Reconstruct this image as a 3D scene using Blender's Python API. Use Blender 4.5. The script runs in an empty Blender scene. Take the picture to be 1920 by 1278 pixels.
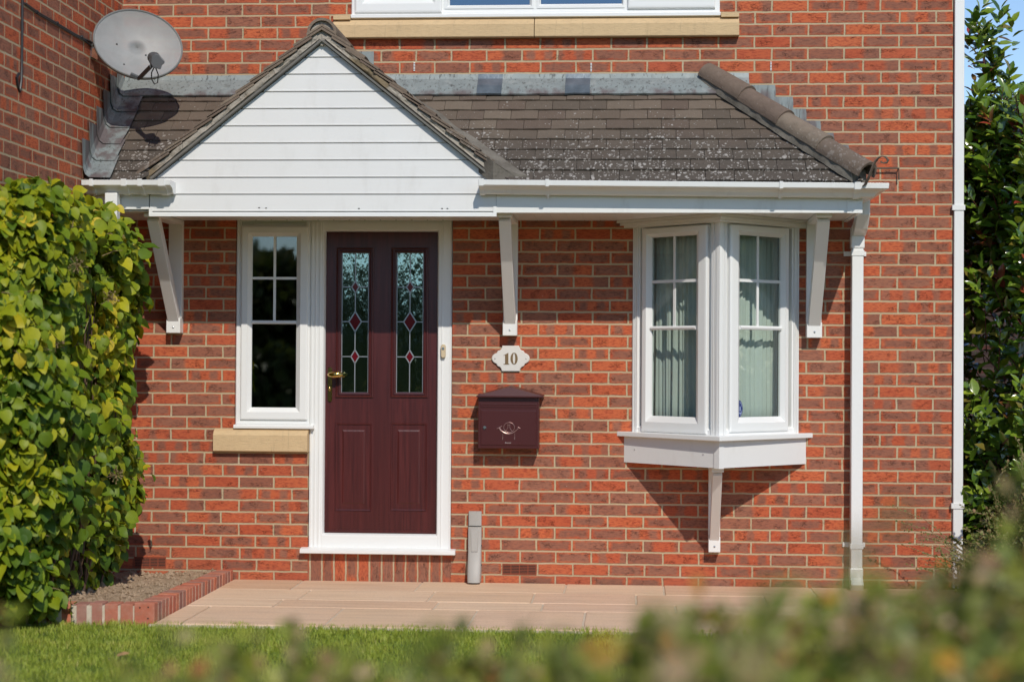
import bpy, bmesh, math, random
import numpy as np
from mathutils import Vector, Matrix, noise as mnoise

random.seed(7)
RNG = np.random.default_rng(11)
scene = bpy.context.scene
COL = scene.collection

# ------------------------------------------------------------------ camera calibration
F_PX, CX, CY = 3340.0, 960.0, 639.0
DIST, EYE, ROLL = 11.1, 1.38, 0.006


def solve_camera(vx=1185.0, vy=676.0):
    dx, dy = (vx - CX) / F_PX, (CY - vy) / F_PX
    c, s = math.cos(ROLL), math.sin(ROLL)
    n = Vector((c * dx - s * dy, s * dx + c * dy, 1.0)).normalized()
    ph, th = math.atan2(-n[1], n[2]), math.asin(n[0])
    f = Vector((-math.sin(th) * math.cos(ph), math.cos(th) * math.cos(ph), math.sin(ph)))
    r = Vector((math.cos(th), math.sin(th), 0))
    u = r.cross(f)
    return Vector((0, -DIST, EYE)), c * r + s * u, -s * r + c * u, f


CO, CR, CU, CF = solve_camera()


def ray(px, py):
    return CF + CR * ((px - CX) / F_PX) + CU * ((CY - py) / F_PX)


def W(px, py, t=0.0):
    """world point seen at pixel (px, py), t metres in front of the wall plane"""
    d = ray(px, py)
    return CO + d * ((-t - CO[1]) / d[1])


def WX(px, py=600, t=0.0):
    return W(px, py, t).x


def WZ(px, py, t=0.0):
    return W(px, py, t).z


def Wplane(px, py, o, n):
    d = ray(px, py)
    return CO + d * ((Vector(o) - CO).dot(n) / d.dot(n))


# ------------------------------------------------------------------ mesh helper
class MB:
    def __init__(self):
        self.v, self.f, self.m, self.r = [], [], [], []
        self.mi, self.rnd = 0, None

    def face(self, pts):
        i = len(self.v)
        self.v.extend([tuple(p) for p in pts])
        self.f.append(tuple(range(i, i + len(pts))))
        self.m.append(self.mi)
        self.r.append(random.random() if self.rnd is None else self.rnd)

    def add(self, verts, faces):
        i = len(self.v)
        rv = random.random() if self.rnd is None else self.rnd
        self.v.extend([tuple(p) for p in verts])
        for f in faces:
            self.f.append(tuple(i + k for k in f))
            self.m.append(self.mi)
            self.r.append(rv)

    def box(self, x0, x1, y0, y1, z0, z1):
        x0, x1 = min(x0, x1), max(x0, x1)
        y0, y1 = min(y0, y1), max(y0, y1)
        z0, z1 = min(z0, z1), max(z0, z1)
        self.add([(x0, y0, z0), (x1, y0, z0), (x1, y1, z0), (x0, y1, z0), (x0, y0, z1), (x1, y0, z1), (x1, y1, z1), (x0, y1, z1)],
                 [(0, 3, 2, 1), (4, 5, 6, 7), (0, 1, 5, 4), (1, 2, 6, 5), (2, 3, 7, 6), (3, 0, 4, 7)])

    def obox(self, O, U, V, N, u0, u1, v0, v1, n0, n1):
        p = [O + U * a + V * b + N * c for c in (n0, n1) for (a, b) in ((u0, v0), (u1, v0), (u1, v1), (u0, v1))]
        self.add(p, [(0, 3, 2, 1), (4, 5, 6, 7), (0, 1, 5, 4), (1, 2, 6, 5), (2, 3, 7, 6), (3, 0, 4, 7)])

    def extrude(self, pts, d):
        """polygon pts (3d) extruded by vector d, closed"""
        n = len(pts)
        d = Vector(d)
        p = [Vector(q) for q in pts]
        v = p + [q + d for q in p]
        self.add(v, [tuple(range(n))[::-1], tuple(range(n, 2 * n))] + [(i, (i + 1) % n, n + (i + 1) % n, n + i) for i in range(n)])

    def loft(self, rings, closed=True, cap=True):
        n = len(rings[0])
        v = [p for r in rings for p in r]
        fs = []
        for k in range(len(rings) - 1):
            for i in range(n if closed else n - 1):
                j = (i + 1) % n
                fs.append((k * n + i, k * n + j, (k + 1) * n + j, (k + 1) * n + i))
        if cap and closed:
            fs.append(tuple(range(n))[::-1])
            fs.append(tuple((len(rings) - 1) * n + i for i in range(n)))
        self.add(v, fs)

    def tube(self, pts, rad, seg=8, cap=True):
        pts = [Vector(p) for p in pts]
        rads = rad if isinstance(rad, (list, tuple)) else [rad] * len(pts)
        rings = []
        up = Vector((0, 0, 1))
        prev = None
        for i, p in enumerate(pts):
            a = pts[max(i - 1, 0)]
            b = pts[min(i + 1, len(pts) - 1)]
            t = (b - a).normalized()
            if prev is None:
                s = t.cross(up)
                if s.length < 1e-3:
                    s = t.cross(Vector((1, 0, 0)))
            else:
                s = prev - t * prev.dot(t)
            s.normalize()
            prev = s
            q = t.cross(s)
            rings.append([p + (s * math.cos(2 * math.pi * k / seg) + q * math.sin(2 * math.pi * k / seg)) * rads[i] for k in range(seg)])
        self.loft(rings, True, cap)

    def sweep(self, pts, w, h, side):
        """rectangular bar along pts, side = width direction"""
        pts = [Vector(p) for p in pts]
        rings = []
        for i, p in enumerate(pts):
            t = (pts[min(i + 1, len(pts) - 1)] - pts[max(i - 1, 0)]).normalized()
            s = (Vector(side) - t * Vector(side).dot(t)).normalized()
            q = t.cross(s)
            rings.append([p + s * a * w / 2 + q * b * h / 2 for a, b in ((-1, -1), (1, -1), (1, 1), (-1, 1))])
        self.loft(rings)

    def frame(self, O, U, V, N, u0, u1, v0, v1, prof, back=None, fill=False):
        """picture frame: prof = [(inset, height)] from the outside in"""
        rings = []
        for ins, h in prof:
            rings.append([O + U * a + V * b + N * h for a, b in ((u0 + ins, v0 + ins), (u1 - ins, v0 + ins), (u1 - ins, v1 - ins), (u0 + ins, v1 - ins))])
        self.loft(rings, True, False)
        if fill:
            self.face(rings[-1])

    def sphere(self, c, r, seg=10, rings=6, scale=(1, 1, 1)):
        c = Vector(c)
        rr = []
        for k in range(rings + 1):
            a = math.pi * k / rings
            q = max(math.sin(a), 1e-3)
            rr.append([c + Vector((r * q * math.cos(2 * math.pi * i / seg) * scale[0], r * q * math.sin(2 * math.pi * i / seg) * scale[1], -r * math.cos(a) * scale[2])) for i in range(seg)])
        self.loft(rr)

    def build(self, name, mats, parent=None, smooth=False, bevel=0.0, clip=None):
        me = bpy.data.meshes.new(name)
        me.from_pydata(self.v, [], self.f)
        mats = mats if isinstance(mats, (list, tuple)) else [mats]
        for m in mats:
            me.materials.append(m)
        me.polygons.foreach_set('material_index', self.m)
        at = me.attributes.new('rnd', 'FLOAT', 'FACE')
        at.data.foreach_set('value', self.r)
        bm = bmesh.new()
        bm.from_mesh(me)
        for co, no in (clip or []):
            g = bm.verts[:] + bm.edges[:] + bm.faces[:]
            res = bmesh.ops.bisect_plane(bm, geom=g, plane_co=co, plane_no=no, clear_outer=True)
            bmesh.ops.holes_fill(bm, edges=[e for e in bm.edges if e.is_boundary], sides=0)
        bmesh.ops.recalc_face_normals(bm, faces=bm.faces[:])
        bm.to_mesh(me)
        bm.free()
        if smooth:
            me.polygons.foreach_set('use_smooth', [True] * len(me.polygons))
            if hasattr(me, 'set_sharp_from_angle'):
                me.set_sharp_from_angle(angle=math.radians(40))
        o = bpy.data.objects.new(name, me)
        COL.objects.link(o)
        if parent:
            o.parent = parent
        if bevel:
            b = o.modifiers.new('bevel', 'BEVEL')
            b.width = bevel
            b.segments = 2
            b.limit_method = 'ANGLE'
        return o


def np_object(name, verts, faces, mat, rnd=None, parent=None, smooth=False):
    """fast mesh from numpy arrays; faces (n,k)"""
    me = bpy.data.meshes.new(name)
    nv, nf, k = len(verts), len(faces), faces.shape[1]
    me.vertices.add(nv)
    me.vertices.foreach_set('co', np.ascontiguousarray(verts, dtype=np.float32).ravel())
    me.loops.add(nf * k)
    me.loops.foreach_set('vertex_index', np.ascontiguousarray(faces, dtype=np.int32).ravel())
    me.polygons.add(nf)
    me.polygons.foreach_set('loop_start', np.arange(0, nf * k, k, dtype=np.int32))
    if smooth:
        me.polygons.foreach_set('use_smooth', np.ones(nf, dtype=bool))
    me.materials.append(mat)
    if rnd is not None:
        at = me.attributes.new('rnd', 'FLOAT', 'POINT')
        at.data.foreach_set('value', np.ascontiguousarray(rnd, dtype=np.float32))
    me.update(calc_edges=True)
    o = bpy.data.objects.new(name, me)
    COL.objects.link(o)
    if parent:
        o.parent = parent
    return o


def leaves_np(template, faces, pos, d, n, size, rnd, width=1.0):
    """instances of a leaf template (x across, y along, z normal) baked into one vertex array"""
    d = d / np.linalg.norm(d, axis=1, keepdims=True)
    x = np.cross(d, n)
    x /= np.linalg.norm(x, axis=1, keepdims=True) + 1e-9
    z = np.cross(x, d)
    T = np.asarray(template)
    N, K = len(pos), len(T)
    wid = np.broadcast_to(width, (N,))
    V = (pos[:, None, :] + size[:, None, None] * (T[None, :, 0, None] * x[:, None, :] * wid[:, None, None] + T[None, :, 1, None] * d[:, None, :] + T[None, :, 2, None] * z[:, None, :]))
    Fq = (np.asarray(faces)[None] + (np.arange(N) * K)[:, None, None]).reshape(-1, len(faces[0]))
    return V.reshape(-1, 3), Fq, np.repeat(rnd, K)


def empty(name, loc=(0, 0, 0)):
    o = bpy.data.objects.new(name, None)
    o.location = loc
    COL.objects.link(o)
    return o


def tag(o, label=None, cat=None, group=None, kind=None):
    for k, v in (('label', label), ('category', cat), ('group', group), ('kind', kind)):
        if v:
            o[k] = v
    return o


# ------------------------------------------------------------------ material helper
class NT:
    def __init__(self, name):
        self.mat = bpy.data.materials.new(name)
        self.mat.use_nodes = True
        self.nt = self.mat.node_tree
        self.nt.nodes.clear()
        self.out = self.nt.nodes.new('ShaderNodeOutputMaterial')

    def n(self, kind, **kw):
        nd = self.nt.nodes.new(kind)
        for k, v in kw.items():
            setattr(nd, k, v)
        return nd

    def put(self, sock, v):
        if v is None:
            return
        if hasattr(v, 'is_output') or isinstance(v, bpy.types.NodeSocket):
            self.nt.links.new(v, sock)
        else:
            if hasattr(sock, 'default_value'):
                try:
                    sock.default_value = v
                except Exception:
                    sock.default_value = tuple(v) + (1.0,) if len(v) == 3 else v

    def math(self, op, a, b=None, c=None, clamp=False):
        nd = self.n('ShaderNodeMath', operation=op)
        nd.use_clamp = clamp
        for i, v in enumerate((a, b, c)):
            self.put(nd.inputs[i], v)
        return nd.outputs[0]

    def add(self, a, b): return self.math('ADD', a, b)
    def sub(self, a, b): return self.math('SUBTRACT', a, b)
    def mul(self, a, b): return self.math('MULTIPLY', a, b)
    def mn(self, a, b): return self.math('MINIMUM', a, b)
    def mx(self, a, b): return self.math('MAXIMUM', a, b)

    def ss(self, v, lo, hi, a=0.0, b=1.0):
        nd = self.n('ShaderNodeMapRange', interpolation_type='SMOOTHSTEP')
        for i, q in enumerate((v, lo, hi, a, b)):
            self.put(nd.inputs[i], q)
        return nd.outputs[0]

    def mix(self, f, a, b, mode='MIX'):
        nd = self.n('ShaderNodeMix', data_type='RGBA', blend_type=mode)
        self.put(nd.inputs[0], f)
        self.put(nd.inputs[6], a if not isinstance(a, (tuple, list)) else tuple(a) + (1,))
        self.put(nd.inputs[7], b if not isinstance(b, (tuple, list)) else tuple(b) + (1,))
        return nd.outputs[2]

    def vec(self, x=0.0, y=0.0, z=0.0):
        nd = self.n('ShaderNodeCombineXYZ')
        for i, v in enumerate((x, y, z)):
            self.put(nd.inputs[i], v)
        return nd.outputs[0]

    def sep(self, v):
        nd = self.n('ShaderNodeSeparateXYZ')
        self.put(nd.inputs[0], v)
        return nd.outputs

    def pos(self):
        return self.n('ShaderNodeNewGeometry').outputs['Position']

    def noise(self, v, scale, detail=2.0, rough=0.5, color=False):
        nd = self.n('ShaderNodeTexNoise')
        self.put(nd.inputs['Vector'], v)
        nd.inputs['Scale'].default_value = scale
        nd.inputs['Detail'].default_value = detail
        nd.inputs['Roughness'].default_value = rough
        return nd.outputs['Color' if color else 'Fac']

    def voro(self, v, scale, feature='F1', out='Distance', rand=1.0):
        nd = self.n('ShaderNodeTexVoronoi', feature=feature)
        self.put(nd.inputs['Vector'], v)
        nd.inputs['Scale'].default_value = scale
        nd.inputs['Randomness'].default_value = rand
        return nd.outputs[out]

    def white(self, v):
        nd = self.n('ShaderNodeTexWhiteNoise', noise_dimensions='3D')
        self.put(nd.inputs['Vector'], v)
        return nd.outputs

    def attr(self, name):
        return self.n('ShaderNodeAttribute', attribute_name=name).outputs['Fac']

    def vscale(self, v, s):
        nd = self.n('ShaderNodeVectorMath', operation='MULTIPLY')
        self.put(nd.inputs[0], v)
        self.put(nd.inputs[1], s)
        return nd.outputs[0]

    def ramp(self, f, stops):
        nd = self.n('ShaderNodeValToRGB')
        cr = nd.color_ramp
        while len(cr.elements) < len(stops):
            cr.elements.new(0.5)
        for e, (p, c) in zip(cr.elements, stops):
            e.position = p
            e.color = tuple(c) + (1,)
        self.put(nd.inputs[0], f)
        return nd.outputs[0]

    def bump(self, h, dist=0.003, strength=1.0, normal=None):
        nd = self.n('ShaderNodeBump')
        self.put(nd.inputs['Height'], h)
        nd.inputs['Distance'].default_value = dist
        nd.inputs['Strength'].default_value = strength
        if normal is not None:
            self.put(nd.inputs['Normal'], normal)
        return nd.outputs[0]

    def bsdf(self, color, rough=0.6, metal=0.0, spec=0.5, normal=None, coat=0.0):
        nd = self.n('ShaderNodeBsdfPrincipled')
        self.put(nd.inputs['Base Color'], color if not isinstance(color, (tuple, list)) else tuple(color) + (1,))
        self.put(nd.inputs['Roughness'], rough)
        self.put(nd.inputs['Metallic'], metal)
        self.put(nd.inputs['Specular IOR Level'], spec)
        self.put(nd.inputs['Coat Weight'], coat)
        if normal is not None:
            self.put(nd.inputs['Normal'], normal)
        return nd.outputs[0]

    def done(self, sh):
        self.nt.links.new(sh, self.out.inputs['Surface'])
        return self.mat


def paint(name, color, rough=0.35, var=0.04, spec=0.5, bump=0.0, metal=0.0, dirt=0.0):
    m = NT(name)
    p = m.pos()
    nz = m.noise(p, 3.5, 3)
    c2 = tuple(max(0, x * (1 - var * 2)) for x in color)
    col = m.mix(nz, color, c2)
    if dirt:
        d = m.ss(m.noise(m.vscale(p, (1, 1, .35)), 9, 4, .65), .52, .8)
        col = m.mix(m.mul(d, dirt), col, (.30, .26, .2))
    nrm = m.bump(m.noise(p, 160, 2), 0.0006, bump) if bump else None
    return m.done(m.bsdf(col, rough, metal, spec, nrm))


BR_U0, BR_P, BR_Z0, BR_G = 1.9635, 0.2215, 0.042, 0.0745


def brick_mat(name, axis='x', u0=BR_U0, p=BR_P, z0=BR_Z0, g=BR_G, bond=0.5, seed=0.0, swap=False, dull=0.0):
    m = NT(name)
    P = m.pos()
    w = m.noise(P, 16, 2, .5, True)
    x, y, z = m.sep(P)
    wx, wy, wz = m.sep(w)
    u = x if axis == 'x' else y
    u = m.add(u, m.mul(m.sub(wx, .5), .009))
    v = m.add(z, m.mul(m.sub(wy, .5), .007))
    if swap:
        u, v = v, u
    row0 = m.math('FLOOR', m.math('DIVIDE', m.sub(v, z0), g))
    # every course wanders and every brick differs slightly
    wr = m.white(m.vec(row0, seed, 3.3))[0]
    u = m.add(u, m.mul(m.sub(wr, .5), .012))
    fv = m.math('FRACT', m.math('DIVIDE', m.sub(v, z0), g))
    odd = m.math('MODULO', m.math('ABSOLUTE', row0), 2.0)
    uu = m.add(m.math('DIVIDE', m.sub(u, u0), p), m.mul(m.sub(1.0, odd), bond))
    cell = m.math('FLOOR', uu)
    fu = m.math('FRACT', uu)
    du = m.mul(m.mn(fu, m.sub(1.0, fu)), p)
    dv = m.mul(m.mn(fv, m.sub(1.0, fv)), g)
    d = m.mn(du, dv)
    idv = m.vec(cell, row0, seed)
    wn = m.white(idv)
    r1 = wn[0]
    r2, r3, r4 = m.sep(wn[1])
    wn2 = m.white(m.vec(row0, cell, seed + 7.7))
    r5, r6, r7 = m.sep(wn2[1])
    edge = m.add(.0041, m.mul(r6, .0013))
    mask = m.ss(d, edge, m.add(edge, .0022))
    # local brick coords for detail, decorrelated per brick
    loc = m.vec(m.add(u, m.mul(r2, 31.0)), m.add(v, m.mul(r3, 17.0)), m.mul(r4, 9.0))
    soft = m.noise(m.vscale(loc, (26, 26, 26)), 1.0, 3, .6)
    fine = m.noise(m.vscale(loc, (210, 210, 210)), 1.0, 2, .6)
    streak = m.noise(m.vscale(loc, (38, 130, 20)), 1.0, 3, .6)
    # purple-brown burnt marks: core patch, two spots, half, whole
    de = m.add(m.mn(m.mul(du, .62), dv), m.mul(m.sub(soft, .5), .030))
    core = m.ss(m.sub(m.add(de, m.mul(r5, .006)), m.mul(m.ss(streak, .4, .75), .006)), .006, .0225)
    band = m.math('ABSOLUTE', m.math('SINE', m.mul(m.add(fu, m.mul(m.sub(soft, .5), .10)), 6.2832)))
    spots = m.mul(m.ss(band, .52, .95), m.ss(m.add(dv, m.mul(m.sub(soft, .5), .020)), .002, .020))
    halfm = m.ss(m.add(m.math('ABSOLUTE', m.sub(fu, r5)), m.mul(m.sub(soft, .5), .22)), .22, .42)
    bands = m.mul(m.ss(m.math('SINE', m.add(m.mul(m.add(fu, r5), 11.0), m.mul(soft, 3.0))), -.1, .8), .85)
    t1 = m.math('LESS_THAN', r1, .47)
    t2 = m.mul(m.math('GREATER_THAN', r1, .47), m.math('LESS_THAN', r1, .54))
    t3 = m.mul(m.math('GREATER_THAN', r1, .54), m.math('LESS_THAN', r1, .62))
    t4 = m.mul(m.math('GREATER_THAN', r1, .62), m.math('LESS_THAN', r1, .72))
    t5 = m.mul(m.math('GREATER_THAN', r1, .72), m.math('LESS_THAN', r1, .78))
    pm = m.add(m.add(m.add(m.mul(t1, core), m.mul(t2, m.ss(de, .002, .012, .45, .95))), m.add(m.mul(t3, halfm), m.mul(t4, spots))), m.mul(t5, bands))
    pm = m.mul(pm, m.ss(m.add(soft, m.mul(r7, .25)), .18, .48, .50, .92))
    red = m.mix(r4, (.485, .100, .042), (.60, .148, .056))
    red = m.mix(m.ss(streak, .42, .7), red, (.35, .062, .030))
    pur = m.mix(r5, (.265, .105, .066), (.335, .145, .092))
    pur = m.mix(m.mul(m.ss(streak, .42, .7), .75), pur, (.15, .070, .054))
    col = m.mix(pm, red, pur)
    # drag-faced creases
    cr = m.noise(m.vscale(loc, (30, 95, 10)), 1.0, 4, .68)
    crease = m.mul(m.ss(m.math('ABSOLUTE', m.sub(cr, .5)), .0, .022, 1.0, 0.0), m.ss(m.noise(m.vscale(loc, (14, 22, 9)), 1.0, 1), .52, .66))
    crease = m.mul(crease, m.ss(dv, .006, .014))
    col = m.mix(m.mul(crease, .8), col, (.05, .024, .02))
    col = m.mix(m.mul(m.sub(r3, .5), .35), col, m.mix(r2, (.10, .035, .025), (.5, .16, .09)))
    col = m.mix(m.ss(fine, .3, .8, 0.0, .28), col, m.mix(.5, col, (.03, .015, .012)))
    # lime specks
    sp = m.ss(m.voro(m.vscale(P, (1, 1, 1)), 21.0), .035, .06, 1.0, 0.0)
    sp = m.mul(sp, m.math('GREATER_THAN', m.noise(P, 2.3, 1), .56))
    col = m.mix(m.mul(sp, .6), col, (.62, .5, .42))
    big = m.noise(P, .9, 3)
    col = m.mix(m.ss(big, .35, .7, 0.0, .22), col, m.mix(.5, col, (.12, .05, .04)))
    mor = m.mix(m.noise(P, 75, 3, .7), (.39, .29, .175), (.55, .43, .275))
    mor = m.mix(m.ss(m.noise(P, 5, 3), .5, .8, 0, .6), mor, (.55, .46, .33))
    # smear of mortar over the arrises
    out = m.mix(mask, mor, col)
    gr = m.ss(m.noise(m.vscale(P, (2.2, 2.2, .5)), 1.0, 4, .65), .50, .78, 0, .22)
    out = m.mix(gr, out, m.mix(.5, out, (.09, .06, .045)))
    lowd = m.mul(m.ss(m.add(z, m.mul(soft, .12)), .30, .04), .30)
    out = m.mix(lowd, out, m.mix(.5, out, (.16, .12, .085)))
    if dull:
        out = m.mix(dull, out, (.16, .09, .06))
    h = m.add(m.mul(mask, 1.0), m.add(m.mul(fine, .16), m.add(m.mul(streak, .28), m.mul(crease, -.6))))
    nrm = m.bump(h, .0042, .9)
    return m.done(m.bsdf(out, .82, 0, .25, nrm))


M = {}
M['white'] = paint('white_upvc', (.80, .80, .785), .28, .015, .5)
M['board'] = paint('white_cladding', (.775, .77, .755), .34, .025, .45, dirt=.13)
M['soffit'] = paint('soffit_upvc', (.78, .765, .74), .35, .03, .4, dirt=.10)
M['gutter'] = paint('gutter_upvc', (.79, .79, .77), .27, .03, .5, dirt=.20)
M['timber'] = paint('painted_timber', (.80, .785, .755), .42, .03, .4, bump=.5, dirt=.08)
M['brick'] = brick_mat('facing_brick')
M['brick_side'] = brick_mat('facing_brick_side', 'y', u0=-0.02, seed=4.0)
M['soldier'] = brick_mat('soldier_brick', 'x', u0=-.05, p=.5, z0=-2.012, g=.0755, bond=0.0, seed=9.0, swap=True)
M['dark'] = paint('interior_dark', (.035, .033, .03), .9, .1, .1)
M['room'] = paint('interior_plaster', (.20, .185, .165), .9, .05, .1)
M['black'] = paint('black_plastic', (.018, .018, .02), .45)
M['lnb'] = paint('grey_plastic', (.085, .09, .095), .5)
M['brass'] = paint('polished_brass', (.62, .42, .14), .16, .05, .5, metal=1.0)
M['steel'] = paint('bright_steel', (.62, .61, .59), .25, .05, .5, metal=1.0)
M['iron'] = paint('rusty_iron', (.17, .125, .095), .7, .3, .3, bump=1)
M['grey_pl'] = paint('grey_cable_cover', (.42, .40, .37), .5, .08, .4, dirt=.25)
M['bell'] = paint('cream_bell', (.62, .5, .33), .4)
M['marble'] = paint('plaque_marble', (.74, .70, .65), .3, .06)
M['bronze'] = paint('bronze_numeral', (.20, .125, .055), .45, .1, .5)
M['blue'] = paint('sticker_blue', (.012, .03, .16), .4)
M['sticker_pale'] = paint('sticker_pale', (.3, .36, .55), .4)
M['mailbox'] = paint('maroon_enamel', (.068, .0155, .0155), .30, .06, .5, bump=.3)
M['emblem'] = paint('emblem_pewter', (.36, .22, .20), .35, .1, .5, metal=.6)
M['letters'] = paint('pale_print', (.6, .52, .5), .5)
M['leadcame'] = paint('lead_came', (.40, .41, .41), .38, .08, .5, metal=.7)
M['ruby'] = paint('ruby_glass', (.12, .006, .012), .12, .05, .6)
M['handle_white'] = M['white']


def stone_mat():
    m = NT('buff_sandstone')
    p = m.pos()
    a = m.noise(p, 5, 4, .6)
    b = m.noise(m.vscale(p, (3, 3, 14)), 8, 4, .7)
    col = m.mix(a, (.66, .485, .28), (.55, .39, .22))
    col = m.mix(m.ss(b, .45, .8, 0, .5), col, (.36, .26, .16))
    st = m.noise(m.vscale(p, (40, 10, 4)), 1.0, 4, .7)
    col = m.mix(m.ss(st, .55, .8, 0, .35), col, (.24, .18, .12))
    return m.done(m.bsdf(col, .85, 0, .2, m.bump(m.add(b, m.mul(m.noise(p, 140, 2), .5)), .0022)))


def tile_mat(name, dark, gain=1.0, lichen=1.0):
    m = NT(name)
    p = m.pos()
    r = m.attr('rnd')
    x, y, z = m.sep(p)
    base = m.ramp(r, [(0, (.130, .100, .076)), (.35, (.155, .120, .092)), (.6, (.125, .092, .072)), (.85, (.175, .138, .105)), (1, (.105, .084, .066))])
    n1 = m.noise(p, 2.2, 4, .6)
    n2 = m.noise(p, 30, 4, .7)
    if gain != 1.0:
        base = m.mix(m.noise(p, 16, 4, .7), m.mix(1.0, base, (gain, gain, gain), 'MULTIPLY'), m.mix(1.0, base, (gain * .55, gain * .55, gain * .55), 'MULTIPLY'))
    # algae on the lower courses, wandering
    hgt = m.ss(m.add(z, m.mul(m.sub(n1, .5), .5)), 2.52, 2.92)
    grow = m.math('MULTIPLY', m.sub(1.0, hgt), dark)
    col = m.mix(grow, base, m.mix(m.noise(p, 55, 3, .7), (.058, .050, .043), (.115, .098, .082)))
    col = m.mix(m.ss(n2, .5, .85, 0, .5), col, m.mix(.5, col, (.03, .025, .02)))
    # lichen: pale discs of two sizes
    q = m.n('ShaderNodeVectorMath', operation='ADD')
    m.put(q.inputs[0], p)
    m.put(q.inputs[1], m.vscale(m.noise(p, 22, 2, .5, True), (.03, .03, .03)))
    q = m.vscale(q.outputs[0], (1.1, .80, .80))
    dens = m.ss(m.add(m.mul(m.sub(1.0, hgt), .5), m.mul(m.sub(m.noise(p, 4.1, 3), .5), 1.1)), .0, .55, .30, .95)
    s1 = m.ss(m.voro(q, 27), m.mul(dens, .26), m.add(m.mul(dens, .40), .01), 1.0, 0.0)
    s2 = m.ss(m.voro(q, 55), m.mul(dens, .26), m.add(m.mul(dens, .40), .01), 1.0, 0.0)
    keep1 = m.math('GREATER_THAN', m.sep(m.voro(q, 27, 'F1', 'Color'))[0], .25)
    keep2 = m.math('GREATER_THAN', m.sep(m.voro(q, 55, 'F1', 'Color'))[1], .35)
    lich = m.mx(m.mul(s1, keep1), m.mul(s2, keep2))
    lich = m.mul(lich, m.ss(m.noise(p, 90, 2), .30, .50))
    lich = m.mul(lich, lichen)
    col = m.mix(m.mul(lich, m.ss(m.noise(p, 9, 2), .3, .7, .45, .95)), col, (.45, .42, .385))
    mo = m.ss(m.noise(p, 13, 4, .7), .72, .76)
    col = m.mix(m.mul(m.mul(mo, m.sub(1.0, hgt)), .5), col, (.16, .085, .03))
    h = m.add(m.mul(n2, 1.0), m.add(m.mul(m.noise(p, 150, 3), .8), m.mul(lich, .5)))
    return m.done(m.bsdf(col, .92, 0, .15, m.bump(h, .0045)))


def lead_mat():
    m = NT('weathered_lead')
    p = m.pos()
    r = m.attr('rnd')
    a = m.noise(p, 7, 4, .65)
    b = m.noise(m.vscale(p, (22, 22, 3)), 1.0, 4, .7)
    col = m.mix(a, (.30, .335, .325), (.20, .23, .235))
    col = m.mix(m.ss(b, .50, .70, 0, .6), col, (.12, .125, .12))
    st = m.noise(m.vscale(p, (60, 60, 5)), 1.0, 3, .7)
    col = m.mix(m.mul(m.ss(st, .56, .66), .7), col, (.05, .05, .05))
    cl = m.ss(m.noise(p, 11, 3, .6), .56, .7)
    col = m.mix(m.mul(cl, .45), col, (.36, .385, .375))
    x, y, z = m.sep(p)
    pb = m.mul(m.ss(m.add(z, m.mul(b, .06)), 3.105, 3.06), m.ss(m.noise(m.vscale(p, (9, 9, 2)), 1.0, 3), .45, .6))
    col = m.mix(m.mul(pb, .8), col, (.13, .095, .095))
    sh = m.math('GREATER_THAN', r, .95)
    col = m.mix(sh, col, m.mix(m.noise(p, 14, 3), (.05, .07, .09), (.20, .24, .28)))
    rough = m.mix(sh, (.62, .62, .62), (.33, .33, .33))
    return m.done(m.bsdf(col, rough, .25, .4, m.bump(m.add(a, m.mul(b, .5)), .004, .6)))


def mortar_mat():
    m = NT('verge_mortar')
    p = m.pos()
    a = m.noise(p, 6, 4, .6)
    c = m.noise(p, 28, 4, .7)
    col = m.mix(a, (.28, .245, .20), (.47, .43, .37))
    col = m.mix(m.ss(m.noise(p, 3.4, 2), .5, .58), col, m.mix(c, (.26, .20, .125), (.17, .135, .09)))
    col = m.mix(m.ss(c, .5, .75, 0, .7), col, (.10, .09, .075))
    ck = m.ss(m.voro(p, 7, 'DISTANCE_TO_EDGE'), .0, .03, 1, 0)
    col = m.mix(m.mul(ck, .4), col, (.05, .045, .04))
    return m.done(m.bsdf(col, .95, 0, .1, m.bump(m.add(c, m.mul(m.noise(p, 110, 2), .4)), .005)))


def door_mat():
    m = NT('rosewood_door')
    p = m.pos()
    g = m.noise(m.vscale(p, (55, 55, 2.6)), 1.0, 5, .65)
    g2 = m.noise(m.vscale(p, (9, 9, 1.1)), 1.0, 3, .5)
    col = m.mix(m.ss(g, .3, .75), (.094, .018, .017), (.046, .0088, .0092))
    col = m.mix(m.ss(g2, .35, .7, 0, .6), col, (.055, .0105, .0105))
    return m.done(m.bsdf(col, .33, 0, .5, m.bump(m.mul(g, 1), .0012, .8)))


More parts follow.
